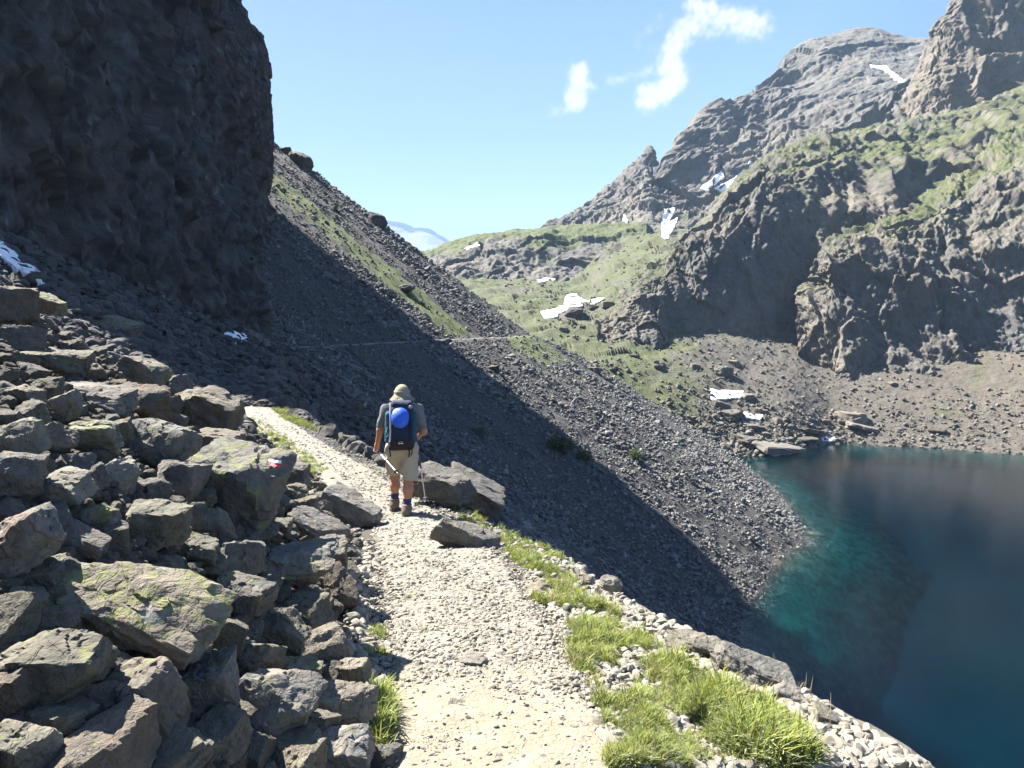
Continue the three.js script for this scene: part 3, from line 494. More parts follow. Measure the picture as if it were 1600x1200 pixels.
// green rounded hill closing the valley
const S_HILL = sheet(wall([
  [600, [[470, 560], [450, 570], [430, 600], [410, 640], [395, 690], [390, 760]]],
  [660, [[470, 550], [448, 562], [425, 590], [405, 635], [392, 690], [388, 760]]],
  [700, [[466, 545], [445, 558], [415, 585], [395, 630], [380, 685], [377, 760]]],
  [745, [[462, 540], [440, 553], [405, 580], [382, 625], [366, 685], [363, 770]]],
  [795, [[458, 535], [436, 548], [402, 578], [376, 622], [362, 685], [360, 770]]],
  [850, [[455, 530], [433, 543], [405, 575], [376, 620], [356, 690], [353, 790]]],
  [900, [[452, 525], [432, 540], [408, 570], [380, 620], [352, 700], [348, 800]]],
  [950, [[450, 520], [430, 540], [405, 572], [378, 622], [352, 700], [348, 800]]],
  [1010, [[450, 515], [425, 540], [400, 575], [372, 628], [348, 700], [345, 800]]],
], 10), 260, 180, (x, y, z, u, v) => lerp(9, 3.5, smooth(0.5, 0.75, v)) * crag(x, y, z, 50, 0.3, 1.2) + lerp(4, 2, v) * crag(x, y, z, 17, 0.3, 1.2) + 0.8 * facet(x * 0.16, y * 0.16, z * 0.16),
  (x, y, z, ny, u, v) => { const c = rockTone(x, y, z, 60, -0.1), n = fbm(x * 0.025, y * 0.025, z * 0.025, 5, 0.6), g = smooth(0.4, 0.65, 0.32 + 0.42 * smooth(0.45, 0.75, v) + 0.8 * n + 0.3 * (ny - 0.6)); return mix3(c, mix3(GRASS, GRASSD, clamp(0.5 + n)), g * 0.85); }, M.far, 'green_hill');
// far range
sheet(wall([
  [420, [[420, 5200], [380, 5600], [340, 6000], [330, 6100], [330, 6600]]], [560, [[420, 5200], [385, 5600], [345, 6000], [334, 6100], [334, 6600]]], [620, [[420, 5200], [390, 5600], [358, 6000], [346, 6100], [346, 6600]]], [645, [[420, 5200], [392, 5600], [364, 6000], [354, 6100], [354, 6600]]], [668, [[420, 5200], [394, 5600], [366, 6000], [356, 6100], [356, 6600]]],
  [692, [[420, 5200], [398, 5600], [378, 6000], [370, 6100], [370, 6600]]], [716, [[420, 5200], [402, 5600], [386, 6000], [380, 6100], [380, 6600]]], [800, [[430, 5200], [420, 5600], [410, 6000], [404, 6100], [404, 6600]]],
], 8), 120, 60, (x, y, z) => 22 * crag(x, y, z, 260, 0.6, 1.5), (x, y, z) => { const k = 1 + 0.3 * fbm(x * 0.004, y * 0.004, z * 0.004, 4); return [0.2 * k, 0.2 * k, 0.2 * k]; }, M.peak, 'far_range');
// ---------------------------------------------------------------- rocks
function rockGeo(seed, detail, w, h, dep, o = {}) { // a broken block: flat faces, worn edges, layered
  const r = rng(seed * 7919 + 13), g0 = new THREE.IcosahedronGeometry(1, detail); g0.deleteAttribute('uv'); g0.deleteAttribute('normal');
  const g = mergeVertices(g0, 1e-4), p = g.attributes.position, n = p.count;
  const planes = [], np = o.planes || 8;
  for (let i = 0; i < np; i++) { const z = r() * 2 - 1, t = r() * 6.283, q = Math.sqrt(1 - z * z); planes.push([q * Math.cos(t), z * 0.8, q * Math.sin(t), 0.62 + 0.36 * r()]); }
  planes.push([0.12 * (r() - 0.5), 1, 0.12 * (r() - 0.5), 0.66 + 0.2 * r()], [0.2 * (r() - 0.5), -1, 0.2 * (r() - 0.5), 0.7]);
  for (const s of [-1, 1]) planes.push([s, 0.3 * (r() - 0.5), 0.4 * (r() - 0.5), 0.8 + 0.12 * r()], [0.4 * (r() - 0.5), 0.3 * (r() - 0.5), s, 0.76 + 0.16 * r()]);
  for (const q of planes) { const l = Math.hypot(q[0], q[1], q[2]); q[0] /= l; q[1] /= l; q[2] /= l; }
  const P = o.sharp || 80, size = Math.max(w, h, dep), ox = seed * 3.17, big = Math.min(w, h, dep);
  const tilt = (r() - 0.5) * 0.5, lay = o.layers ?? 0.5 + r();
  for (let i = 0; i < n; i++) {
    const x = p.getX(i), y = p.getY(i), z = p.getZ(i); let s = 0;
    for (const q of planes) { const d = q[0] * x + q[1] * y + q[2] * z; if (d > 0.02) s += Math.pow(d / q[3], P); }
    let R = Math.pow(s, -1 / P);
    const X = x * R * w / 2, Y = y * R * h / 2, Z = z * R * dep / 2;
    const f = 1 / size, b = (Y + tilt * X) / big; // layers
    const e = 0.034 * facet(X * f * 3.2 + ox, Y * f * 4.5, Z * f * 3.2) + 0.028 * facet(X * f * 8 + ox, Y * f * 11, Z * f * 8) + 0.016 * fbm(X * f * 4 + ox, Y * f * 4, Z * f * 4, 4) + 0.018 * lay * noise(ox, b * 9 + 0.6 * noise(X * f * 4, ox, Z * f * 4), 0.5) + 0.012 * fbm(X * f * 16 + ox, Y * f * 16, Z * f * 16, 3);
    const k = 1 + e * size / (0.5 * (big + size) * 0.6 * R + 1e-6);
    p.setXYZ(i, X * k, Y * k, Z * k);
  }
  g.computeVertexNormals();
  const hue = r(), tone = o.tone ?? (0.85 + 0.35 * r()), red = o.red ?? (r() < 0.16 ? 1 : 0), lichen = o.lichen ?? r(), pale = o.pale || 0, col = new Float32Array(n * 3), nn = g.attributes.normal;
  for (let i = 0; i < n; i++) {
    const x = p.getX(i), y = p.getY(i), z = p.getZ(i), a = fbm(x * 3 / size * 1.2 + ox, y * 3 / size, z * 3 / size, 4), m = fbm(x * 9 + ox, y * 9, z * 9, 4, 0.6), k = tone * Math.max(0.35, 1 + 0.25 * a + 0.45 * m);
    let c = mix3(hue < 0.5 ? [0.225 * k, 0.215 * k, 0.195 * k] : hue < 0.75 ? [0.23 * k, 0.195 * k, 0.15 * k] : [0.215 * k, 0.205 * k, 0.155 * k], [0.285 * k, 0.24 * k, 0.175 * k], clamp(0.3 + a)); c = mix3(c, [0.21 * k, 0.13 * k, 0.095 * k], red * smooth(-0.1, 0.4, a) * 0.7);
    c = mix3(c, [0.36, 0.325, 0.26], pale);
    const l = smooth(0.1, 0.26, fbm(x * 17 + ox, y * 17, z * 17 + 3, 4, 0.7) - 0.24 + 0.4 * lichen * smooth(-0.4, 0.5, fbm(x * 4 + ox, y * 4, z * 4, 2) + 0.4 * nn.getY(i))); c = mix3(c, [0.26, 0.275, 0.09], l * 0.75);
    const q = smooth(0.3, 0.4, fbm(x * 13 - ox, y * 13, z * 13, 3)) * lichen; c = mix3(c, [0.42, 0.43, 0.38], q * 0.6);
    col[i * 3] = c[0]; col[i * 3 + 1] = c[1]; col[i * 3 + 2] = c[2];
  }
  g.setAttribute('color', new THREE.BufferAttribute(col, 3));
  if (o.bare) return g;
  const u = g.toNonIndexed(), up = u.attributes.position, uv = new Float32Array(up.count * 2);
  for (let i = 0; i < up.count; i += 3) { // texture runs in metres along the nearest flat face
    const ax = up.getX(i + 1) - up.getX(i), ay = up.getY(i + 1) - up.getY(i), az = up.getZ(i + 1) - up.getZ(i), bx = up.getX(i + 2) - up.getX(i), by = up.getY(i + 2) - up.getY(i), bz = up.getZ(i + 2) - up.getZ(i);
    const nx = Math.abs(ay * bz - az * by), ny = Math.abs(az * bx - ax * bz), nz = Math.abs(ax * by - ay * bx);
    for (let k = i; k < i + 3; k++) { const X = up.getX(k) + ox, Y = up.getY(k), Z = up.getZ(k); if (nx > ny && nx > nz) { uv[k * 2] = Z; uv[k * 2 + 1] = Y; } else if (ny > nz) { uv[k * 2] = X; uv[k * 2 + 1] = Z; } else { uv[k * 2] = X; uv[k * 2 + 1] = Y; } }
  }
  u.setAttribute('uv', new THREE.BufferAttribute(uv, 2)); return toCreasedNormals(u, 0.5);
}
const heroes = []; // the big rocks, to say where the smaller ones lie
const placed = []; // picture discs already taken by rocks of the pile: [px, py, radius]
const D2R = Math.PI / 180;
function boulder(px, py, w, h, roll, label, o = {}) { // a big rock whose middle shows at (px, py), w x h picture units, resting in the slope
  let P = hit(px, py, 0) || at(px, py, 6), D = -P.z, H = 0; if (o.D) D = o.D;
  for (let k = 0; k < 3; k++) { H = h * D / F; if (o.D) break; P = hit(px, py, H * (o.sit ?? 0.28)) || P; D = -P.z; }
  if (o.D) { D = o.D; P = at(px, py, D); }
  H = h * D / F;
  const W = w * D / F, dep = (o.deep ?? 0.8) * Math.max(W * 0.85, H), g = rockGeo(o.seed ?? Math.round(px * 3 + py), o.detail ?? 14, W, H, dep, o);
  const m = top('boulder', g, M.boulder, label, 'boulder', o.group); m.position.copy(P); m.rotation.set((o.pitch ?? 8) * D2R, (o.yaw ?? 0) * D2R, -roll * D2R, 'ZXY');
  placed.push([px, py, Math.max(w, h) * 0.42, w, h]); if (o.group) heroes.push([px, py, label.split(/,| (?:at|above|under|with|between|left|right|over|in|on|of|near|beside|below|behind|lying|jutting|leaning|standing|painted|cut|high|lit|just|filling|where|sloping|wedged|propped|set|crossed|showing|toward) /)[0]]);
  return m;
}
const PILE = 'boulders of the pile left of the path';
const waymarked = boulder(378, 776, 172, 165, 4, 'large lichen-flecked boulder painted with the red and white trail mark', { seed: 5, group: PILE, lichen: 0.9, yaw: -12, tone: 0.8, deep: 0.9, planes: 4, sit: 0.2, sharp: 60 });
[
  [212, 945, 285, 100, 19, 'long tilted slab with cracked lichen-covered top over a dark gap', { seed: 9, lichen: 1, layers: 2.2, deep: 0.62, sit: 0.62, tone: 1.05, detail: 18 }],
  [78, 1050, 190, 145, 8, 'huge smooth dark block at the left edge under the tilted slab', { seed: 21, lichen: 0.5, tone: 0.75, planes: 7, yaw: 14, sit: 0.3, detail: 18 }],
  [228, 1098, 118, 155, -8, 'tall upright dark block standing between two pale-edged boulders at bottom left', { seed: 31, lichen: 0.7, planes: 6, tone: 0.8, sit: 0.25 }],
  [328, 1078, 110, 125, -20, 'pointed greenish boulder leaning against the tall upright block', { seed: 37, lichen: 0.8, sit: 0.28 }],
  [420, 1108, 140, 135, 30, 'boulder with a ribbed sunlit right flank near the bottom of the path', { seed: 41, lichen: 0.5, layers: 2.4, tone: 0.95, sit: 0.3 }],
  [541, 1108, 108, 85, 8, 'rounded sandy-grey boulder at the path edge, lower of the stacked pair', { seed: 47, lichen: 0.1, pale: 0.25, sharp: 16, sit: 0.4 }],
  [550, 1052, 66, 60, -10, 'pale pointed stone propped on top of the rounded sandy-grey boulder', { seed: 53, lichen: 0, pale: 0.3, sit: 0.75 }],
  [536, 1168, 135, 85, 5, 'knobbly pale boulder with a grass tuft at the bottom path edge', { seed: 59, lichen: 0.3, pale: 0.15, sharp: 16, sit: 0.35 }],
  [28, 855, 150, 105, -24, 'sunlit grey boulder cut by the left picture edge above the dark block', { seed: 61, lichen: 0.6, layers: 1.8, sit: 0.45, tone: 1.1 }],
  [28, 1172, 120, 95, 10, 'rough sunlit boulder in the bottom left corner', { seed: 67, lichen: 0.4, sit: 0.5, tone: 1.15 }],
  [238, 822, 122, 84, 4, 'flat-faced dark block left of the waymarked boulder', { seed: 71, lichen: 0.3, planes: 6, tone: 0.8, sit: 0.32 }],
  [236, 697, 128, 90, 8, 'big rusty-brown boulder with a rounded top above the flat-faced block', { seed: 73, lichen: 0.5, tone: 0.9, sharp: 24 }],
  [142, 690, 92, 78, -5, 'roundish lichen-green boulder left of the rusty-brown one', { seed: 79, lichen: 1, sharp: 20 }],
  [188, 746, 54, 76, 12, 'wedge-shaped upright stone with a whitish scar', { seed: 83, pale: 0.2, lichen: 0.1 }],
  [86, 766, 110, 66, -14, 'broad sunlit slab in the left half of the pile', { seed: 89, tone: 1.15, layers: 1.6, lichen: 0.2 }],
  [95, 640, 80, 56, -20, 'pale angular stone lit on its sloping top', { seed: 97, pale: 0.12, tone: 1.1 }],
  [92, 568, 120, 56, 14, 'long dark slab high in the pile near the left edge', { seed: 101, tone: 0.75, planes: 7, lichen: 0.4 }],
  [155, 622, 118, 42, 10, 'flat brown slab lying across the upper pile', { seed: 103, layers: 2, tone: 0.95, lichen: 0.1 }],
  [318, 642, 132, 80, 22, 'broad hump-backed boulder on the skyline of the pile', { seed: 107, tone: 0.85, sharp: 24, lichen: 0.3 }],
  [332, 692, 100, 48, 6, 'cracked reddish slab just above the waymarked boulder', { seed: 109, red: 1, tone: 0.95, lichen: 0.1 }],
  [462, 885, 150, 76, -6, 'overhanging layered boulder jutting out toward the path', { seed: 113, layers: 2.4, lichen: 0.7, sit: 0.5, tone: 1.05 }],
  [512, 872, 72, 78, 4, 'blunt ochre-stained block at the path end of the overhanging boulder', { seed: 127, lichen: 0.3, red: 0.6, sit: 0.45 }],
  [546, 800, 118, 84, 26, 'ribbed grey boulder at the path edge just left of the hiker', { seed: 131, layers: 2.6, lichen: 0.1, pale: 0.1, tone: 1.05 }],
  [492, 832, 112, 50, 28, 'striped reddish slab sloping toward the path', { seed: 137, red: 1, layers: 2.5, lichen: 0 }],
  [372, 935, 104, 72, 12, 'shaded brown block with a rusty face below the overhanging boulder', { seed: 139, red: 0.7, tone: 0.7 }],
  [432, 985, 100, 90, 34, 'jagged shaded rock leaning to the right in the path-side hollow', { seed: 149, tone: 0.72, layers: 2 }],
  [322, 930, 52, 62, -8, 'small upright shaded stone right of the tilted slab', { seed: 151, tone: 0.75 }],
  [120, 850, 90, 50, 26, 'reddish wedge of rock above the tilted slab', { seed: 157, red: 1, tone: 0.8 }],
  [145, 808, 80, 50, -6, 'mossy-topped low stone above the reddish wedge', { seed: 163, lichen: 1 }],
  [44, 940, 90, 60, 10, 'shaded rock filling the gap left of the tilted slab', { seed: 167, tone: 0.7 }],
  [450, 1010, 60, 60, 10, 'small dark stone behind the ribbed-flank boulder', { seed: 173, tone: 0.75 }],
  [462, 1052, 82, 70, 20, 'brown block wedged between ribbed-flank boulder and pale pointed stone', { seed: 179, tone: 0.85 }],
  [30, 622, 70, 52, -10, 'grey boulder at the left edge below the long dark slab', { seed: 181, tone: 0.95 }],
  [28, 690, 70, 80, -20, 'pale-topped rock at the left edge beside the roundish green boulder', { seed: 191, tone: 1.05 }],
  [225, 577, 84, 40, 22, 'sunlit skyline slab in the upper pile right of the flat brown slab', { seed: 193, tone: 1.05 }],
  [180, 510, 80, 36, 18, 'flat sunlit stone where the pile meets the shaded cliff foot', { seed: 197, tone: 1.1 }],
  [72, 474, 64, 32, 24, 'low skyline slab on the highest part of the pile', { seed: 199, tone: 1.0 }],
  [455, 745, 60, 50, 10, 'dark brown rock right behind the waymarked boulder', { seed: 211, tone: 0.8 }],
  [470, 800, 60, 50, -8, 'squat grey rock between waymarked boulder and ribbed grey boulder', { seed: 223, tone: 0.85 }],
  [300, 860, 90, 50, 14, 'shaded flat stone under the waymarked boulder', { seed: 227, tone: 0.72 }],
].forEach(([px, py, w, h, roll, label, o]) => boulder(px, py, w, h, roll, label, { group: PILE, ...o }));
// right of the path
const VERGE = 'rocks along the lake side of the path';
boulder(694, 760, 104, 58, 16, 'big cracked boulder just right of the hiker on the path rim', { seed: 301, group: VERGE, D: 9.9, tone: 0.8, lichen: 0.2, layers: 2 });
boulder(742, 772, 112, 52, 28, 'smooth grey slab-like boulder behind the cracked boulder, leaning toward the lake', { seed: 307, group: VERGE, D: 10.6, tone: 0.75, lichen: 0, deep: 1 });
boulder(728, 842, 112, 50, 24, 'low wedge-shaped rock in the path crossed by the hiker shadow', { seed: 311, group: VERGE, tone: 0.9, lichen: 0.1, sit: 0.3, deep: 0.7 });
boulder(842, 922, 56, 22, 14, 'flat grey paving-like stone set in the turf strip', { seed: 313, group: VERGE, lichen: 0, tone: 1.1, sit: 0.1 });
boulder(1090, 1010, 120, 44, 22, 'flat slab of bedrock showing at the rim above the lake', { seed: 317, group: VERGE, pale: 0.1, sit: 0.3, layers: 2, lichen: 0.2 });
boulder(1170, 1048, 150, 52, 24, 'long pale bedrock slab at the rim above the lake', { seed: 331, group: VERGE, pale: 0.12, sit: 0.3, layers: 2, lichen: 0.3 });
boulder(1238, 1096, 100, 40, 26, 'cracked bedrock lump at the rim with dry grass stems', { seed: 337, group: VERGE, sit: 0.1, lichen: 0.3 });
boulder(740, 1034, 56, 28, 2, 'pale wedge stone standing in the middle of the gravel path', { seed: 347, group: VERGE, pale: 0.5, lichen: 0, sit: 0.25 });
boulder(905, 1135, 33, 15, 2, 'small loose flat stone on the bare sand near the turf', { seed: 349, group: VERGE, pale: 0.35, lichen: 0, sit: 0.3, detail: 8 });
boulder(718, 1103, 40, 18, 6, 'half-buried pale stone in the sandy path', { seed: 353, group: VERGE, pale: 0.5, lichen: 0, sit: 0.1, detail: 8 });
boulder(912, 908, 40, 26, 18, 'grey rock on the rim above the shaded slope', { seed: 359, group: VERGE, sit: 0.3, detail: 10 });
boulder(955, 912, 44, 26, 10, 'squat rock at the rim right of the turf strip', { seed: 367, group: VERGE, sit: 0.3, detail: 10, lichen: 0.1 });
boulder(1300, 1130, 70, 36, 20, 'low bedrock hump at the rim near the bottom right', { seed: 373, group: VERGE, sit: 0.1, detail: 10 });
// trail mark: two painted bars on the waymarked boulder
{
  const ray = new THREE.Raycaster(); waymarked.updateMatrixWorld(true); const inv = waymarked.matrixWorld.clone().invert();
  const faceHit = (x, y) => { const d = at(x, y, 1).sub(camera.position).normalize(); ray.set(camera.position, d); const h = ray.intersectObject(waymarked, false)[0]; if (!h) return null; const n = h.face.normal.clone().transformDirection(waymarked.matrixWorld); return Math.abs(n.dot(d)) > 0.35 ? h.distance : null; };
  let mx = 430, my = 724, found = false; // the flat spot of the face nearest to the surveyed place
  for (let r = 0; r < 60 && !found; r += 2) for (let t = 0; t < 16 && !found; t++) { const x = 430 + r * Math.cos(t * 0.3927), y = 724 + r * Math.sin(t * 0.3927), ds = [[-11, -8], [11, -8], [-11, 8], [11, 8], [0, 0], [-11, 0], [11, 0]].map(([a, b]) => faceHit(x + a, y + b)); if (ds.every((v) => v !== null) && Math.max(...ds) - Math.min(...ds) < 0.16) { mx = x; my = y; found = true; } }
  console.log('trail mark at', mx.toFixed(0), my.toFixed(0), found); const X = (v) => v - 430 + mx, Y = (v) => v - 725.5 + my;
  const bar = (name, pts, mat, label) => { const nu = 24, nv = 8, pos = [], idx = [], ok = [];
    for (let j = 0; j <= nv; j++) for (let i = 0; i <= nu; i++) { const u = i / nu, v = j / nv, x = lerp(lerp(pts[0][0], pts[1][0], u), lerp(pts[3][0], pts[2][0], u), v) + 0.5 * noise(u * 6, v * 3, pts[0][1]), y = lerp(lerp(pts[0][1], pts[1][1], u), lerp(pts[3][1], pts[2][1], u), v) + 0.5 * noise(u * 5, v * 3, 7 + pts[0][1]);
      const d = at(x, y, 1).sub(camera.position).normalize(); ray.set(camera.position, d); const h = ray.intersectObject(waymarked, false)[0];
      if (h) { const n = h.face.normal.clone().transformDirection(waymarked.matrixWorld); if (n.dot(d) > 0) n.negate(); const q = h.point.clone().addScaledVector(n, 0.003).addScaledVector(d, -0.003).applyMatrix4(inv); pos.push(q.x, q.y, q.z); ok.push(1); } else { pos.push(0, 0, 0); ok.push(0); } }
    for (let j = 0; j < nv; j++) for (let i = 0; i < nu; i++) { const a = j * (nu + 1) + i, b = a + 1, c = a + nu + 1, e = c + 1; if (ok[a] && ok[b] && ok[c] && ok[e]) idx.push(a, c, b, b, c, e); }
    const g = new THREE.BufferGeometry(); g.setAttribute('position', new THREE.Float32BufferAttribute(pos, 3)); g.setIndex(idx); g.computeVertexNormals(); const m = part(name, g, mat, waymarked); m.userData.label = label; };
  const paint = (r, g, b) => new THREE.MeshStandardMaterial({ color: new THREE.Color().setRGB(r, g, b), roughness: 0.7, side: THREE.DoubleSide });
  bar('paint_bar', [[420, 719], [439, 721], [439, 726], [420, 724]].map(([a, b]) => [X(a), Y(b)]), paint(0.78, 0.78, 0.76), 'white painted bar');
  bar('paint_bar', [[420, 725], [439, 727], [439, 732], [420, 730]].map(([a, b]) => [X(a), Y(b)]), paint(0.45, 0.035, 0.05), 'red painted bar');
}
// smaller rocks that fill the pile: the larger ones one by one, the rest together
const pileArea = [[0, 395], [60, 432], [190, 512], [380, 640], [450, 700], [505, 765], [560, 835], [552, 920], [500, 985], [505, 1040], [600, 1130], [606, 1205], [0, 1205]];
{
  const R = rng(99), variants = []; for (let i = 0; i < 14; i++) variants.push(rockGeo(400 + i, 9, 1, 0.62 + 0.3 * R(), 0.8 + 0.25 * R(), { layers: 1 + R() }));
  const small = []; for (let i = 0; i < 8; i++) small.push(rockGeo(450 + i, 2, 1, 0.62 + 0.3 * R(), 0.8 + 0.25 * R(), { lichen: 0.3 * R() }));
  const sets = small.map(() => []);
  const singles = [];
  const q = new THREE.Object3D(); let count = 0;
  for (const [lo, hi, tries, pack] of [[0.30, 0.42, 260, 0.72], [0.2, 0.3, 1600, 0.66], [0.13, 0.2, 6000, 0.62], [0.07, 0.13, 9000, 0.55], [0.035, 0.07, 9000, 0.35]]) for (let k = 0; k < tries; k++) {
    const px = R() * 610, py = 395 + R() * 810; if (!inPoly(px, py, pileArea)) continue;
    const size = lerp(lo, hi, R()), P = hit(px, py, size * 0.18); if (!P) continue; const D = -P.z, r = size * F / D * 0.5; if (D > 16) continue;
    if (placed.some(([x, y, pr]) => (x - px) ** 2 + (y - py) ** 2 < (pack * (pr + r)) ** 2)) continue;
    placed.push([px, py, r]);
    const single = size > 0.13 && count < 205; q.position.copy(P); q.rotation.set((R() - 0.5) * 0.9, R() * 6.28, (R() - 0.5) * 0.9 - 0.25); q.scale.setScalar(size * 1.12);
    if (single) { count++; const m = top('boulder', variants[Math.floor(R() * variants.length)], M.boulder, '', 'boulder', 'middle-sized rocks of the pile'); singles.push([m, px, py]); m.position.copy(q.position); m.rotation.copy(q.rotation); m.scale.copy(q.scale); }
    else { q.updateMatrix(); sets[Math.floor(R() * sets.length)].push(q.matrix.clone()); }
  }
  // each is told by the big rock next to it, the side it lies on and, where several lie there, their order outward
  const seats = {};
  for (const it of singles) { const [m, px, py] = it; let best = 1e9, h = heroes[0]; for (const k of heroes) { const d = Math.hypot(k[0] - px, k[1] - py); if (d < best) { best = d; h = k; } } const a = Math.atan2(h[1] - py, px - h[0]) * 4 / Math.PI, side = ['right of', 'above and right of', 'above', 'above and left of', 'left of', 'below and left of', 'below', 'below and right of'][(Math.round(a) + 8) % 8]; const key = side + ' the ' + h[2]; (seats[key] = seats[key] || []).push([best, m]); }
  for (const key in seats) seats[key].sort((a, b) => a[0] - b[0]).forEach(([, m], i, l) => { m.userData.label = (l.length > 1 ? ['nearest', 'second', 'third', 'fourth', 'fifth', 'sixth'][i] + ' ' : '') + 'middle-sized rock ' + key; });
  const G = stuffGroup('pile_rubble', 'small rubble filling the gaps of the boulder pile', 'rubble');
  sets.forEach((s, i) => { const m = new THREE.InstancedMesh(small[i], M.boulder, s.length); m.name = 'rubble'; s.forEach((x, k) => m.setMatrixAt(k, x)); G.add(m); });
  console.log('pile rocks', count, sets.reduce((a, b) => a + b.length, 0));
}
// ---------------------------------------------------------------- loose stones: talus, debris under the cliff, gravel
const white = new THREE.Color();
function chips(seed, n, detail, flat) { const r = rng(seed), out = []; for (let i = 0; i < n; i++) { const g0 = new THREE.IcosahedronGeometry(0.5, detail); g0.deleteAttribute('uv'); g0.deleteAttribute('normal'); const g = mergeVertices(g0, 1e-4), p = g.attributes.position, sx = 0.8 + 0.4 * r(), sy = flat * (0.7 + 0.5 * r()), sz = 0.65 + 0.4 * r(); const cut = []; for (let k = 0; k < 8; k++) { const z = r() * 2 - 1, t = r() * 6.28, q = Math.sqrt(1 - z * z); cut.push([q * Math.cos(t), z, q * Math.sin(t), 0.24 + 0.15 * r()]); }
  for (let k = 0; k < p.count; k++) { let x = p.getX(k), y = p.getY(k), z = p.getZ(k); for (const c of cut) { const d = x * c[0] + y * c[1] + z * c[2] - c[3]; if (d > 0) { x -= c[0] * d; y -= c[1] * d; z -= c[2] * d; } } p.setXYZ(k, x * sx + 0.05 * (r() - 0.5), y * sy + 0.05 * (r() - 0.5), z * sz + 0.05 * (r() - 0.5)); }
  const f = g.toNonIndexed(); f.computeVertexNormals(); out.push(f); } return out; }
function scatter(name, label, category, geos, mat, items) { // items: [position, size, colour, squash]
  const r = rng(items.length + 5), G = stuffGroup(name, label, category), sets = geos.map(() => []), q = new THREE.Object3D();
  for (const it of items) sets[Math.floor(r() * sets.length)].push(it);
  sets.forEach((s, i) => { if (!s.length) return; const m = new THREE.InstancedMesh(geos[i], mat, s.length); m.name = 'stones'; s.forEach(([p, size, c], k) => { q.position.copy(p); q.rotation.set((r() - 0.5) * 1.2, r() * 6.28, (r() - 0.5) * 1.2); q.scale.set(size * (0.8 + 0.5 * r()), size * (0.8 + 0.4 * r()), size * (0.8 + 0.5 * r())); q.updateMatrix(); m.setMatrixAt(k, q.matrix); m.setColorAt(k, white.setRGB(c[0], c[1], c[2])); }); G.add(m); });
  return G;
}
M.chip = new THREE.MeshStandardMaterial({ color: NEAR_SHADE_TINT, roughness: 0.95 });
const TALUS_CHIPS = chips(1, 8, 1, 0.8), BIG_CHIPS = chips(2, 8, 2, 0.75), PEBBLES = chips(3, 8, 1, 0.62);
{ // talus
  const R = rng(5), items = [];
  for (let k = 0; k < 150000; k++) {
    const a = lerp(-0.62, 0.56, R()), d = 60 * Math.pow(255 / 60, R()), x = a * d, y = ground(x, d); if (y < LAKE - 2.5) continue;
    const [s, dn] = nearest(x, d); if (Math.abs(s) < 0.9 && dn > 74) continue;
    const t = (x + 29) * 0.306 + (d - 84) * 0.952; if (t > ridgeT(s) + 6) continue;
    const streak = fbm(t * 0.11, s * 0.02, 1.5, 4, 0.6), tf = turf(x, d, s, dn); if (tf > 0.5 && R() < 0.8) continue;
    if (streak < -0.12 && R() < 0.55) continue;
    const coarse = 0.75 + 0.8 * smooth(-0.1, 0.5, streak), size = (0.18 + 0.6 * Math.pow(R(), 4) + (R() < 0.006 ? 0.8 * R() : 0)) * coarse * (0.6 + d / 190);
    const k1 = 0.75 + 0.6 * R(), pale = R() < 0.08 ? 1.6 : 1; items.push([new THREE.Vector3(x, y + size * 0.15, -d), size, [0.175 * k1 * pale, 0.17 * k1 * pale, 0.16 * k1 * pale]]);
  }
  console.log('talus', items.length);
  scatter('talus_stones', 'loose dark grey stones covering the talus slope above the lake', 'stones', TALUS_CHIPS, M.chip, items);
}
{ // debris in the shade under the cliff and beyond the path
  const R = rng(6), items = [];
  for (let k = 0; k < 26000; k++) {
    const a = lerp(-0.78, -0.02, R()), d = 13 * Math.pow(80 / 13, R()), x = a * d, y = ground(x, d), [s, dn] = nearest(x, d); if (Math.abs(s) < (d > 22.5 ? 0.12 : 0.85) || y < LAKE) continue;
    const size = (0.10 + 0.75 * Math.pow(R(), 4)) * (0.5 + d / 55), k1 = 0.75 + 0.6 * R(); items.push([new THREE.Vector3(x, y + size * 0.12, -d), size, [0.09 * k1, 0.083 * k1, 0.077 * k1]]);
  }
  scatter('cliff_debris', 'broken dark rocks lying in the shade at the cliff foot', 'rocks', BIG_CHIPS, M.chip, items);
}
// gravel on the path, stones on the verge: sown over areas laid out in the photograph, standing on the built ground
function sow(seed, n, poly, fn) { const R = rng(seed), xs = poly.map((p) => p[0]), ys = poly.map((p) => p[1]), x0 = Math.min(...xs), x1 = Math.max(...xs), y0 = Math.min(...ys), y1 = Math.max(...ys); for (let k = 0; k < n; k++) { const px = lerp(x0, x1, R()), py = lerp(y0, y1, R()); if (!inPoly(px, py, poly)) continue; const P = hit(px, py); if (P && -P.z < 30) fn(P, R, px, py); } }
const pathArea = [[395, 632], [430, 640], [520, 672], [600, 715], [660, 775], [760, 830], [850, 900], [900, 1000], [960, 1100], [985, 1205], [598, 1205], [560, 1090], [560, 980], [560, 880], [585, 830], [560, 770], [500, 720], [450, 690], [395, 650]];
const verge = [[660, 765], [720, 785], [800, 815], [880, 860], [990, 945], [1130, 1015], [1260, 1100], [1440, 1205], [960, 1205], [900, 1050], [850, 930], [760, 840]];
const rim = [[830, 850], [900, 885], [1000, 955], [1130, 1015], [1290, 1110], [1450, 1205], [1230, 1205], [1120, 1100], [1000, 1030], [900, 950]];
const paleStone = (R) => { const k = 0.75 + 0.45 * R(), w = R(); return [0.335 * k, (0.30 + 0.01 * w) * k, (0.225 + 0.04 * w) * k]; };
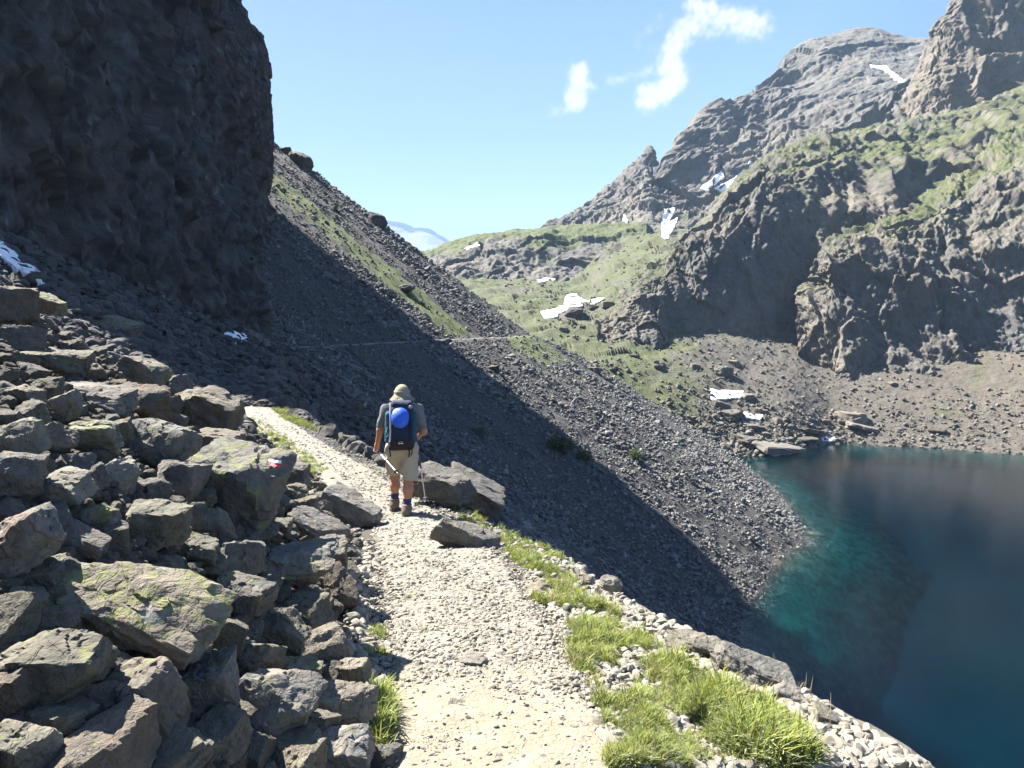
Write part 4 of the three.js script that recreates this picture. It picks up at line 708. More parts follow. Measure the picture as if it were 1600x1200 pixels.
{
  const items = [];
  sow(31, 110000, pathArea, (P, R, px, py) => { const sandy = smooth(1010, 1110, py + 60 * fbm(P.x * 2, P.z * 2, 1, 3)), D = -P.z; if (R() < sandy * 0.9) return; const size = (0.008 + 0.042 * Math.pow(R(), 5)) * lerp(1, 1.5, smooth(4, 12, D)) * (1 - 0.3 * sandy); P.y += 0.02 + size * 0.02; items.push([P, size, paleStone(R)]); });
  console.log('gravel', items.length);
  scatter('path_gravel', 'pale angular gravel scattered over the walking path', 'gravel', PEBBLES, M.chip, items);
}
{
  const items = [];
  sow(32, 40000, verge, (P, R) => { const size = 0.012 + 0.07 * Math.pow(R(), 4); P.y += size * 0.2; items.push([P, size, paleStone(R)]); });
  sow(33, 24000, rim, (P, R) => { const size = 0.016 + 0.085 * Math.pow(R(), 3.4); P.y += size * 0.2; items.push([P, size, paleStone(R)]); });
  sow(34, 2600, [[400, 690], [520, 750], [600, 850], [575, 960], [600, 1100], [520, 1100], [540, 960], [540, 870], [470, 780]], (P, R) => { const size = 0.03 + 0.09 * Math.pow(R(), 2.6); P.y += size * 0.2; items.push([P, size, paleStone(R)]); });
  console.log('verge', items.length);
  scatter('verge_stones', 'pale grey stones strewn along the lake side of the path', 'stones', PEBBLES, M.chip, items);
}

{ // stones on the steep bank below the rim, and rubble behind the crest of the pile
  const R = rng(36), items = [];
  for (let k = 0; k < 30000; k++) { const d = 0.8 * Math.pow(34 / 0.8, R()), q = -R() * 16, xAt = table(LINE.map(([x, e]) => [e, x])), x = xAt(d) - q + 0.2, y = ground(x, d), [s, dn] = nearest(x, d); if (s > -crestAt(dn) - 0.8 || y < LAKE) continue; const size = 0.05 + 0.4 * Math.pow(R(), 4), c = paleStone(R).map((v) => v * 0.55); items.push([new THREE.Vector3(x, y + size * 0.15, -d), size, c]); }
  for (let k = 0; k < 9000; k++) { const d = 0.9 * Math.pow(16 / 0.9, R()), x = table(LINE.map(([x, e]) => [e, x]))(d) - 0.8 - R() * 11, y = ground(x, d), [s, dn] = nearest(x, d); if (s < leftAt(dn) + 0.25) continue; const P = pix(x, y, -d); if (P[0] > -220 && P[0] < 700 && P[1] > 380 && P[1] < 1700 && d < 9) continue; const size = 0.12 + 0.5 * Math.pow(R(), 3), c = 0.7 + 0.6 * R(); items.push([new THREE.Vector3(x, y + size * 0.1, -d), size, [0.18 * c, 0.16 * c, 0.13 * c]]); }
  scatter('bank_stones', 'rough stones on the steep bank below the path rim', 'stones', BIG_CHIPS, M.chip, items);
}
// ---------------------------------------------------------------- grass
function tuft(seed, blades, len, spread) {
  const r = rng(seed), pos = [], idx = [];
  for (let b = 0; b < blades; b++) {
    const t = r() * 6.283, out = spread * (0.25 + 0.75 * r()), L = len * (0.55 + 0.6 * r()), w = 0.0028 + 0.0022 * r(), bx = (r() - 0.5) * 0.05, bz = (r() - 0.5) * 0.05, dx = Math.cos(t), dz = Math.sin(t), n = 4, o = pos.length / 3;
    for (let k = 0; k <= n; k++) { const v = k / n, h = L * (v - 0.25 * out * v * v * 1.6), q = out * L * v * v, ww = w * (1 - v * 0.92); pos.push(bx + dx * q - dz * ww, h, bz + dz * q + dx * ww, bx + dx * q + dz * ww, h, bz + dz * q - dx * ww); if (k) { const a = o + k * 2 - 2; idx.push(a, a + 1, a + 2, a + 1, a + 3, a + 2); } }
  }
  const g = new THREE.BufferGeometry(); g.setAttribute('position', new THREE.Float32BufferAttribute(pos, 3)); g.setIndex(idx); g.computeVertexNormals(); return g;
}
M.blade = new THREE.MeshPhysicalMaterial({ color: 0xffffff, roughness: 0.9, transmission: 0.4, thickness: 0, side: THREE.DoubleSide });
const TUFTS = [tuft(1, 20, 0.07, 0.8), tuft(2, 18, 0.085, 0.7), tuft(3, 22, 0.06, 1.0), tuft(4, 16, 0.11, 0.65)];
{
  const items = [];
  const green = (R) => { const k = 0.75 + 0.5 * R(), y = R(); return [(0.15 + 0.11 * y) * k, (0.215 + 0.05 * y) * k, 0.03 * k]; };
  const grow = (seed, n, poly, lo, hi, thr = -1, dry = 0) => sow(seed, n, poly, (P, R) => { const cl = fbm(P.x * 2.6, P.z * 2.6, 5, 4, 0.65); if (cl < thr + 0.12 * R()) return; const c = green(R); items.push([P, lerp(lo, hi, R()) * clamp(0.75 + 1.2 * (cl - thr), 0.6, 1.5), R() < dry ? [0.30, 0.25, 0.12] : c]); });
  grow(41, 9000, [[940, 1110], [1000, 1060], [1080, 1060], [1160, 1110], [1260, 1205], [950, 1205]], 0.35, 0.8, -0.2, 0.08);
  grow(42, 3000, [[1120, 1085], [1190, 1100], [1270, 1190], [1250, 1205], [1130, 1205], [1090, 1120]], 0.8, 1.5, -0.25, 0.06);
  grow(43, 8000, [[870, 990], [930, 940], [985, 985], [1080, 1060], [1000, 1110], [935, 1110], [900, 1050]], 0.6, 1.2, -0.05, 0.05);
  grow(44, 8000, [[790, 860], [880, 915], [965, 960], [985, 1010], [890, 1030], [840, 950]], 0.5, 1.15, -0.06, 0.05);
  grow(45, 6500, [[700, 785], [740, 790], [820, 822], [890, 880], [900, 920], [830, 900], [770, 855], [720, 815]], 0.6, 1.2, -0.02, 0.04);
  grow(46, 4200, [[425, 640], [470, 648], [540, 672], [600, 700], [610, 722], [560, 700], [500, 676], [440, 655]], 0.9, 1.6, -0.35, 0.06);
  grow(47, 2800, [[392, 652], [430, 672], [470, 705], [515, 735], [485, 745], [440, 715], [400, 680]], 0.7, 1.3, -0.15, 0.08);
  grow(48, 260, [[575, 1095], [600, 1090], [606, 1140], [580, 1150]], 0.6, 1.1); grow(49, 160, [[570, 990], [600, 985], [600, 1030], [570, 1030]], 0.5, 0.9, 0); grow(50, 120, [[560, 1150], [600, 1160], [600, 1185], [560, 1175]], 0.5, 0.9);
  grow(51, 400, [[600, 940], [650, 930], [670, 1010], [620, 1040]], 0.35, 0.7, 0.12); grow(52, 240, [[540, 735], [590, 740], [600, 760], [550, 760]], 0.4, 0.8, 0);
  // dry stems on the rim
  const stems = []; sow(53, 60, [[1180, 1050], [1230, 1060], [1290, 1110], [1330, 1140], [1290, 1160], [1200, 1110]], (P, R) => stems.push([P, lerp(0.4, 0.9, R()), [0.34, 0.27, 0.14]]));
  const STEM = tuft(9, 5, 0.2, 0.5); { const m = new THREE.InstancedMesh(STEM, M.blade, stems.length), q = new THREE.Object3D(), R = rng(3); m.name = numbered('dry_grass'); m.userData.kind = 'stuff'; tag(m, 'dry straw-coloured grass stems on the rocky rim above the lake', 'grass'); stems.forEach(([p, k, c], n) => { q.position.copy(p); q.rotation.set(0, R() * 6.28, 0); q.scale.setScalar(k); q.updateMatrix(); m.setMatrixAt(n, q.matrix); m.setColorAt(n, white.setRGB(...c)); }); scene.add(m); }
  const r = rng(8), G = stuffGroup('grass', 'bright green grass in tufts along both sides of the path', 'grass'), sets = TUFTS.map(() => []), q = new THREE.Object3D();
  for (const it of items) sets[Math.floor(r() * 4)].push(it);
  sets.forEach((s, i) => { const m = new THREE.InstancedMesh(TUFTS[i], M.blade, s.length); m.name = 'grass_tufts'; s.forEach(([p, k, c], n) => { q.position.copy(p); q.rotation.set((r() - 0.5) * 0.4, r() * 6.28, (r() - 0.5) * 0.4); q.scale.setScalar(k * (0.85 + 0.3 * r())); q.updateMatrix(); m.setMatrixAt(n, q.matrix); m.setColorAt(n, white.setRGB(...c)); }); G.add(m); });
  console.log('grass', items.length);
}
// ---------------------------------------------------------------- hiker (seen from behind, walking away), backpack, trekking poles
function polygonise(sdf, lo, hi, cell) { // naive surface nets
  const nx = Math.ceil((hi[0] - lo[0]) / cell) + 1, ny = Math.ceil((hi[1] - lo[1]) / cell) + 1, nz = Math.ceil((hi[2] - lo[2]) / cell) + 1, v = new Float32Array(nx * ny * nz), id = (i, j, k) => (k * ny + j) * nx + i;
  for (let k = 0; k < nz; k++) for (let j = 0; j < ny; j++) for (let i = 0; i < nx; i++) v[id(i, j, k)] = sdf(lo[0] + i * cell, lo[1] + j * cell, lo[2] + k * cell);
  const vert = new Int32Array(nx * ny * nz).fill(-1), pos = [], idx = [];
  for (let k = 0; k + 1 < nz; k++) for (let j = 0; j + 1 < ny; j++) for (let i = 0; i + 1 < nx; i++) {
    let n = 0, x = 0, y = 0, z = 0; const c = []; for (let q = 0; q < 8; q++) c.push(v[id(i + (q & 1), j + ((q >> 1) & 1), k + (q >> 2))]);
    for (let a = 0; a < 8; a++) for (const b of [a ^ 1, a ^ 2, a ^ 4]) if (b > a && (c[a] < 0) !== (c[b] < 0)) { const t = c[a] / (c[a] - c[b]); x += lerp(a & 1, b & 1, t); y += lerp((a >> 1) & 1, (b >> 1) & 1, t); z += lerp(a >> 2, b >> 2, t); n++; }
    if (n) { vert[id(i, j, k)] = pos.length / 3; pos.push(lo[0] + (i + x / n) * cell, lo[1] + (j + y / n) * cell, lo[2] + (k + z / n) * cell); }
  }
  const quad = (a, b, c, d, f) => { if (a < 0 || b < 0 || c < 0 || d < 0) return; if (f) idx.push(a, b, c, a, c, d); else idx.push(a, c, b, a, d, c); };
  for (let k = 1; k + 1 < nz; k++) for (let j = 1; j + 1 < ny; j++) for (let i = 1; i + 1 < nx; i++) { const s = v[id(i, j, k)] < 0;
    if (s !== v[id(i + 1, j, k)] < 0) quad(vert[id(i, j - 1, k - 1)], vert[id(i, j, k - 1)], vert[id(i, j, k)], vert[id(i, j - 1, k)], s);
    if (s !== v[id(i, j + 1, k)] < 0) quad(vert[id(i - 1, j, k - 1)], vert[id(i - 1, j, k)], vert[id(i, j, k)], vert[id(i, j, k - 1)], s);
    if (s !== v[id(i, j, k + 1)] < 0) quad(vert[id(i - 1, j - 1, k)], vert[id(i, j - 1, k)], vert[id(i, j, k)], vert[id(i - 1, j, k)], s); }
  const g = new THREE.BufferGeometry(); g.setAttribute('position', new THREE.Float32BufferAttribute(pos, 3)); const uv = []; for (let i = 0; i < pos.length; i += 3) uv.push(pos[i] * 4 + pos[i + 2] * 2, pos[i + 1] * 4); g.setAttribute('uv', new THREE.Float32BufferAttribute(uv, 2)); g.setIndex(idx); g.computeVertexNormals(); return g;
}
const cap = (a, b, ra, rb) => { const dx = b[0] - a[0], dy = b[1] - a[1], dz = b[2] - a[2], l = dx * dx + dy * dy + dz * dz; return (x, y, z) => { const t = clamp(((x - a[0]) * dx + (y - a[1]) * dy + (z - a[2]) * dz) / l); return Math.hypot(x - a[0] - dx * t, y - a[1] - dy * t, z - a[2] - dz * t) - lerp(ra, rb, t); }; };
const ell = (c, r) => (x, y, z) => { const k = Math.hypot((x - c[0]) / r[0], (y - c[1]) / r[1], (z - c[2]) / r[2]); return (k - 1) * Math.min(...r); };
const smin = (k, ...f) => (x, y, z) => { let d = f[0](x, y, z); for (let i = 1; i < f.length; i++) { const e = f[i](x, y, z), h = Math.max(k - Math.abs(d - e), 0) / k; d = Math.min(d, e) - h * h * k * 0.25; } return d; };
const grow = (f, g) => (x, y, z) => f(x, y, z) - g;
const cut = (f, g) => (x, y, z) => Math.max(f(x, y, z), g(x, y, z));
const box = (c, h, r) => (x, y, z) => { const a = Math.abs(x - c[0]) - h[0] + r, b = Math.abs(y - c[1]) - h[1] + r, d = Math.abs(z - c[2]) - h[2] + r; return Math.hypot(Math.max(a, 0), Math.max(b, 0), Math.max(d, 0)) + Math.min(Math.max(a, b, d), 0) - r; };
const cloth = (r, g, b, rough = 0.95) => new THREE.MeshStandardMaterial({ color: new THREE.Color().setRGB(r, g, b), roughness: rough, bumpMap: rescale(T_WEAVE, 1), bumpScale: 0.002 });
{
  const base = new THREE.Vector3(-1.43, 0, -9.12); base.y = ground(-1.4, 9.0) + 0.024;
  // joints, x right, y up, z toward the viewer
  const J = { hipL: [-0.095, 0.86, -0.02], hipR: [0.095, 0.86, 0.0], kneeL: [-0.105, 0.47, -0.20], kneeR: [0.085, 0.47, 0.03], ankL: [-0.115, 0.10, -0.20], ankR: [0.06, 0.10, 0.16], pelvis: [0, 0.90, -0.01], waist: [0, 1.04, -0.05], chest: [0, 1.24, -0.11], neck: [0.0, 1.40, -0.17], head: [0.0, 1.52, -0.22], shL: [-0.19, 1.34, -0.13], shR: [0.19, 1.34, -0.13], elL: [-0.285, 1.08, -0.14], elR: [0.285, 1.06, -0.06], wrL: [-0.335, 0.86, -0.20], wrR: [0.20, 0.96, -0.24] };
  const legL = smin(0.05, cap(J.hipL, J.kneeL, 0.088, 0.058), cap(J.kneeL, [J.kneeL[0], 0.33, J.kneeL[2] + 0.02], 0.056, 0.058), cap([J.kneeL[0], 0.33, J.kneeL[2] + 0.02], J.ankL, 0.058, 0.038));
  const legR = smin(0.05, cap(J.hipR, J.kneeR, 0.088, 0.058), cap(J.kneeR, [0.08, 0.33, 0.10], 0.056, 0.060), cap([0.08, 0.33, 0.10], J.ankR, 0.060, 0.038));
  const armL = smin(0.03, cap(J.shL, J.elL, 0.056, 0.043), cap(J.elL, J.wrL, 0.043, 0.028)), armR = smin(0.03, cap(J.shR, J.elR, 0.056, 0.043), cap(J.elR, J.wrR, 0.043, 0.028));
  const hand = (w, dir) => { // palm, four curled fingers of unequal length, thumb on the side, closed on a grip
    const [ux, uy, uz] = dir, p = [w[0] + ux * 0.05, w[1] + uy * 0.05, w[2] + uz * 0.05], out = [smin(0.02, cap(w, p, 0.027, 0.032), ell([p[0] + ux * 0.02, p[1] + uy * 0.02, p[2] + uz * 0.02], [0.026, 0.04, 0.036]))];
    [[0.026, 0.070], [0.009, 0.078], [-0.009, 0.074], [-0.026, 0.060]].forEach(([o, l]) => { const a = [p[0] + ux * 0.035, p[1] + uy * 0.035, p[2] + uz * 0.035 - o], b = [a[0] + ux * l * 0.45 + 0.012, a[1] + uy * l * 0.45, a[2] + uz * l * 0.45], c = [b[0] + 0.022, b[1] + 0.014, b[2]]; out.push(cap(a, b, 0.0095, 0.009), cap(b, c, 0.009, 0.008)); });
    out.push(cap([p[0], p[1], p[2] - 0.03], [p[0] + 0.012 + ux * 0.03, p[1] + uy * 0.03, p[2] - 0.052], 0.011, 0.009)); return smin(0.008, ...out); };
  const handL = hand(J.wrL, [-0.12, -0.95, -0.2]), handR = hand(J.wrR, [-0.3, -0.35, -0.88]);
  const torso = smin(0.09, cap(J.pelvis, J.waist, 0.15, 0.14), cap(J.waist, J.chest, 0.14, 0.15), cap([-0.12, 1.30, -0.13], [0.12, 1.30, -0.13], 0.10, 0.10), cap(J.shL, J.shR, 0.07, 0.07));
  const flatT = (x, y, z) => torso(x, y, (z + 0.08) * 1.22 - 0.08);
  const neckF = cap([0, 1.32, -0.15], J.head, 0.058, 0.056), headF = smin(0.03, ell(J.head, [0.078, 0.105, 0.095]), ell([0, 1.47, -0.25], [0.058, 0.075, 0.07]), ell([0, 1.505, -0.325], [0.012, 0.024, 0.018]), ell([-0.08, 1.51, -0.21], [0.012, 0.03, 0.02]), ell([0.08, 1.51, -0.21], [0.012, 0.03, 0.02]));
  const foot = (a, dz, pitch) => smin(0.03, cap([a[0], a[1] - 0.035, a[2] + 0.03], [a[0] * 1.1, a[1] - 0.045 + pitch, a[2] - dz], 0.04, 0.036), cap(a, [a[0], a[1] - 0.04, a[2] + 0.02], 0.042, 0.042));
  const footL = foot(J.ankL, 0.14, 0), footR = foot(J.ankR, 0.14, 0);
  const body = smin(0.035, flatT, legL, legR, armL, armR, neckF, headF, handL, handR, footL, footR);
  const person = new THREE.Group(); person.name = numbered('person'); person.position.copy(base); person.rotation.y = 0.10; scene.add(person);
  tag(person, 'hiker in grey shirt, beige shorts and sun hat walking away along the path', 'person');
  const skin = new THREE.MeshPhysicalMaterial({ color: new THREE.Color().setRGB(0.42, 0.19, 0.105), roughness: 0.6, sheen: 0.1 });
  part('body', polygonise(body, [-0.46, -0.02, -0.46], [0.42, 1.68, 0.32], 0.0105), skin, person);
  const wr = (x, y, z) => 0.006 * fbm(x * 14, y * 9, z * 14, 3) + 0.006 * Math.sin(y * 34 + 6 * noise(x * 6, y * 3, z * 6));
  const armCut = (x, y, z) => { const t = (y - 1.115); return -t; };
  const shirt = (x, y, z) => Math.max(Math.min(smin(0.05, grow(flatT, 0.014), cut(grow(armL, 0.022), armCut), cut(grow(armR, 0.022), armCut))(x, y, z)) + wr(x, y, z), 0.93 - y, y - 1.40 - 0.3 * (z + 0.17));
  part('shirt', polygonise(shirt, [-0.40, 0.90, -0.42], [0.40, 1.46, 0.16], 0.0105), cloth(0.15, 0.152, 0.155), person);
  const shortLeg = (h, k, w) => cap(h, [k[0] + w * 0.02, k[1] + 0.02, k[2]], 0.125, 0.098);
  const hemL = (x, y, z) => 0.475 - y + (x + 0.1) * 0.1, hemR = (x, y, z) => 0.455 - y - (x - 0.1) * 0.1;
  const shorts = (x, y, z) => Math.max(smin(0.045, (a, b, c) => Math.max(grow(flatT, 0.022)(a, b, c), b - 1.0), cut(shortLeg(J.hipL, J.kneeL, -1), hemL), cut(shortLeg(J.hipR, J.kneeR, 1), hemR))(x, y, z) + wr(x, y, z) * 0.9, y - 0.985);
  part('shorts', polygonise(shorts, [-0.30, 0.40, -0.38], [0.30, 1.02, 0.22], 0.0105), cloth(0.38, 0.335, 0.255), person);
  const sock = (leg) => (x, y, z) => Math.max(grow(leg, 0.007)(x, y, z) + 0.002 * Math.sin(y * 400), y - 0.225, 0.09 - y);
  for (const [l, b] of [[legL, J.ankL], [legR, J.ankR]]) part('sock', polygonise(sock(l), [b[0] - 0.12, 0.06, b[2] - 0.14], [b[0] + 0.12, 0.25, b[2] + 0.14], 0.007), cloth(0.035, 0.03, 0.13), person);
  const bootMat = new THREE.MeshStandardMaterial({ color: new THREE.Color().setRGB(0.14, 0.105, 0.08), roughness: 0.85 }), soleMat = new THREE.MeshStandardMaterial({ color: new THREE.Color().setRGB(0.07, 0.062, 0.055), roughness: 0.95 });
  for (const [fn, leg, a] of [[footL, legL, J.ankL], [footR, legR, J.ankR]]) {
    const shape = (x, y, z) => Math.max(smin(0.03, grow(fn, 0.016), (p, q, r) => Math.max(grow(leg, 0.02)(p, q, r), q - 0.15))(x, y, z), 0.018 - y) + 0.002 * fbm(x * 40, y * 40, z * 40, 2);
    const boot = part('boot', polygonise(shape, [a[0] - 0.1, 0.0, a[2] - 0.24], [a[0] + 0.1, 0.19, a[2] + 0.13], 0.006), bootMat, person);
    part('sole', polygonise((x, y, z) => Math.max(grow(fn, 0.024)(x, Math.max(y, 0.035), z), y - 0.026, -y) , [a[0] - 0.11, -0.01, a[2] - 0.25], [a[0] + 0.11, 0.04, a[2] + 0.14], 0.006), soleMat, boot);
  }
  const crown = (x, y, z) => { const dx = x, dz = z + 0.215, r = Math.hypot(dx, dz * 0.9); const top = ell([0, 1.535, -0.215], [0.105, 0.135, 0.118])(x, y, z); const brim = Math.abs(y - (1.545 - 1.15 * Math.max(0, r - 0.09))) - 0.006; return Math.min(Math.max(top, 1.50 - y), Math.max(brim, r - 0.165, 0.085 - r)) + 0.005 * fbm(x * 16, y * 16, z * 16, 3); };
  const hat = part('sun_hat', polygonise(crown, [-0.2, 1.38, -0.42], [0.2, 1.70, 0.0], 0.008), cloth(0.27, 0.235, 0.175), person);
  part('hat_band', polygonise((x, y, z) => Math.max(ell([0, 1.535, -0.215], [0.110, 0.140, 0.123])(x, y, z), Math.abs(y - 1.575) - 0.012, -ell([0, 1.535, -0.215], [0.098, 0.13, 0.112])(x, y, z)), [-0.15, 1.54, -0.36], [0.15, 1.61, -0.05], 0.006), cloth(0.27, 0.235, 0.175), hat);
  // backpack
  const bag = new THREE.Group(); bag.name = numbered('backpack'); bag.position.copy(base); bag.rotation.copy(person.rotation); scene.add(bag);
  tag(bag, 'dark blue and brown hiking backpack with a bright blue bundle, worn by the hiker', 'backpack');
  const lean = (f) => (x, y, z) => f(x, y, z + 0.32 * (y - 1.0)); // follows the leaning back
  const navy = cloth(0.018, 0.026, 0.05), teal = cloth(0.018, 0.075, 0.11), brown = cloth(0.035, 0.022, 0.02), blue = new THREE.MeshPhysicalMaterial({ color: new THREE.Color().setRGB(0.015, 0.11, 0.62), roughness: 0.45, clearcoat: 0.15, clearcoatRoughness: 0.5, bumpMap: rescale(T_WEAVE, 0.5), bumpScale: 0.004 }), black = cloth(0.012, 0.012, 0.014), grey = cloth(0.3, 0.33, 0.36);
  const main = lean((x, y, z) => box([0.0, 1.17, 0.165], [0.155, 0.255, 0.105], 0.075)(x, y, z) + 0.008 * fbm(x * 9, y * 9, z * 9, 3));
  part('main_compartment', polygonise(main, [-0.22, 0.86, -0.18], [0.22, 1.48, 0.36], 0.01), navy, bag);
  part('bottom_compartment', polygonise(lean((x, y, z) => box([0.005, 0.955, 0.16], [0.165, 0.085, 0.115], 0.06)(x, y, z) + 0.006 * fbm(x * 12, y * 12, z * 12, 3)), [-0.22, 0.83, -0.1], [0.22, 1.08, 0.36], 0.01), brown, bag);
  for (const s of [-1, 1]) part('side_pocket', polygonise(lean((x, y, z) => box([s * 0.165, 1.15, 0.155], [0.035, 0.19, 0.075], 0.03)(x, y, z) + 0.006 * fbm(x * 14, y * 14, z * 14, 3)), [s * 0.165 - 0.07, 0.92, -0.1], [s * 0.165 + 0.07, 1.40, 0.33], 0.01), s < 0 ? teal : teal, bag);
  const lid = part('lid', polygonise(lean((x, y, z) => box([0.0, 1.425, 0.14], [0.135, 0.05, 0.11], 0.045)(x, y, z) + 0.006 * fbm(x * 14, y * 14, z * 14, 3)), [-0.2, 1.33, -0.25], [0.2, 1.52, 0.24], 0.009), navy, bag);
  part('blue_bundle', polygonise(lean((x, y, z) => ell([-0.005, 1.275, 0.275], [0.118, 0.13, 0.062])(x, y, z) + 0.006 * fbm(x * 10 + y * 6, y * 4, z * 10, 3)), [-0.16, 1.11, 0.05], [0.16, 1.44, 0.33], 0.008), blue, bag);
  const tube = (pts, r, mat, name, parent, n = 28) => part(name, new THREE.TubeGeometry(new THREE.CatmullRomCurve3(pts.map((p) => new THREE.Vector3(...p))), n, r, 8), mat, parent);
  const onBack = (x, y, z) => [x, y, z - 0.32 * (y - 1.0)];
  tube([onBack(-0.135, 1.46, 0.19), onBack(-0.13, 1.3, 0.275), onBack(-0.125, 1.1, 0.275), onBack(-0.13, 0.98, 0.27)], 0.008, grey, 'compression_strap', bag);
  tube([onBack(0.13, 1.46, 0.19), onBack(0.125, 1.3, 0.275), onBack(0.12, 1.1, 0.275), onBack(0.12, 0.98, 0.27)], 0.008, black, 'compression_strap', bag);
  tube([onBack(-0.14, 0.92, 0.27), [-0.13, 0.86, 0.30], [-0.125, 0.80, 0.29]], 0.009, black, 'hanging_strap', bag); tube([onBack(0.10, 0.92, 0.28), [0.11, 0.86, 0.305], [0.105, 0.79, 0.30]], 0.009, black, 'hanging_strap', bag); tube([onBack(0.135, 0.92, 0.27), [0.145, 0.86, 0.29], [0.13, 0.81, 0.29]], 0.007, black, 'hanging_strap', bag);
  tube([[-0.16, 0.97, 0.1], [-0.185, 0.96, -0.02], [-0.15, 0.95, -0.16], [0, 0.94, -0.22], [0.15, 0.95, -0.16], [0.185, 0.96, -0.02], [0.16, 0.97, 0.1]], 0.022, black, 'hip_belt', bag, 40);
  for (const s of [-1, 1]) tube([onBack(s * 0.11, 1.40, 0.09), [s * 0.125, 1.425, -0.13], [s * 0.13, 1.36, -0.26], [s * 0.135, 1.2, -0.285], [s * 0.15, 1.06, -0.19], onBack(s * 0.15, 1.0, 0.08)], 0.019, black, 'shoulder_strap', bag, 40);
  part('shoulder_strap_clip', polygonise(ell([0.115, 1.40, 0.10], [0.032, 0.03, 0.03]), [0.06, 1.35, 0.05], [0.17, 1.45, 0.15], 0.007), grey, bag);
  tube([onBack(-0.165, 1.16, 0.235), onBack(-0.175, 1.10, 0.25), onBack(-0.15, 1.06, 0.26), onBack(-0.175, 1.04, 0.25)], 0.007, cloth(0.05, 0.22, 0.26), 'cord_loop', bag);
  { // small embroidered badge on the bottom compartment: a peak over two worn words
    const c = document.createElement('canvas'); c.width = 256; c.height = 128; const x = c.getContext('2d'); x.fillStyle = '#2a1d1c'; x.fillRect(0, 0, 256, 128); x.strokeStyle = '#c9b6b0'; x.lineWidth = 7; x.beginPath(); x.moveTo(70, 52); x.lineTo(120, 22); x.lineTo(140, 40); x.lineTo(152, 30); x.lineTo(190, 52); x.stroke(); x.strokeStyle = '#a33'; x.lineWidth = 5; x.beginPath(); x.moveTo(105, 42); x.lineTo(128, 28); x.stroke(); x.fillStyle = '#e4d8d0'; [[58, 16, 38], [78, 12, 30], [93, 13, 30], [109, 10, 32], [134, 17, 38], [154, 11, 30], [168, 12, 32], [184, 9, 40]].forEach(([l, w, h]) => x.fillRect(l, 104 - h, w, h)); // two worn words, no longer readable in the photograph

    const t = new THREE.CanvasTexture(c); t.colorSpace = THREE.SRGBColorSpace; const g = new THREE.PlaneGeometry(0.115, 0.055, 10, 2), p = g.attributes.position; for (let i = 0; i < p.count; i++) p.setZ(i, -0.9 * p.getX(i) ** 2);
    const m = part('badge', g, new THREE.MeshStandardMaterial({ map: t, roughness: 0.9 }), bag); m.position.set(...onBack(0.005, 0.975, 0.286)); m.rotation.x = -0.02; }
  // poles
  const alu = new THREE.MeshStandardMaterial({ color: new THREE.Color().setRGB(0.62, 0.60, 0.56), roughness: 0.45, metalness: 0.3 }), darkPole = new THREE.MeshStandardMaterial({ color: new THREE.Color().setRGB(0.05, 0.05, 0.055), roughness: 0.6 });
  function pole(tip, grip, label, mats) {
    const g = new THREE.Group(); g.name = numbered('trekking_pole'); scene.add(g); tag(g, label, 'trekking pole', 'trekking poles held by the hiker');
    const A = new THREE.Vector3(...grip), B = new THREE.Vector3(...tip), d = B.clone().sub(A), L = d.length(); g.position.copy(base).add(A.clone().applyAxisAngle(new THREE.Vector3(0, 1, 0), 0.10)); g.quaternion.setFromUnitVectors(new THREE.Vector3(0, -1, 0), d.clone().normalize().applyAxisAngle(new THREE.Vector3(0, 1, 0), 0.10));
    const cyl = (name, y0, y1, r0, r1, m) => { const c = new THREE.CylinderGeometry(r0, r1, y1 - y0, 14); c.translate(0, -(y0 + y1) / 2, 0); part(name, c, m, g); };
    const pr = [[0.001, -0.09], [0.016, -0.085], [0.019, -0.06], [0.014, -0.03], [0.0165, 0], [0.014, 0.03], [0.013, 0.06], [0.001, 0.065]].map(([r, y]) => new THREE.Vector2(r, y)); const lg = new THREE.LatheGeometry(pr.map((v) => new THREE.Vector2(v.x, -v.y)).reverse(), 14); part('grip', lg, darkPole, g);
    cyl('upper_shaft', 0.06, L * 0.42, 0.0095, 0.0095, mats[0]); cyl('lower_shaft', L * 0.42, L * 0.94, 0.008, 0.007, mats[1]); cyl('clamp', L * 0.4, L * 0.44, 0.0135, 0.0135, darkPole); cyl('tip', L * 0.94, L, 0.005, 0.002, darkPole); cyl('basket', L * 0.885, L * 0.895, 0.03, 0.028, darkPole);
    const st = new THREE.TorusGeometry(0.05, 0.006, 8, 20); st.translate(0, -0.02, 0.045); part('wrist_strap', st, darkPole, g);
  }
  const palmL = [J.wrL[0] + 0.01, J.wrL[1] - 0.075, J.wrL[2] - 0.02], palmR = [J.wrR[0] - 0.015, J.wrR[1] - 0.03, J.wrR[2] - 0.065];
  pole([-0.02, 0.60, 0.42], palmL, 'pale trekking pole swung back in the hiker left hand', [alu, alu]);
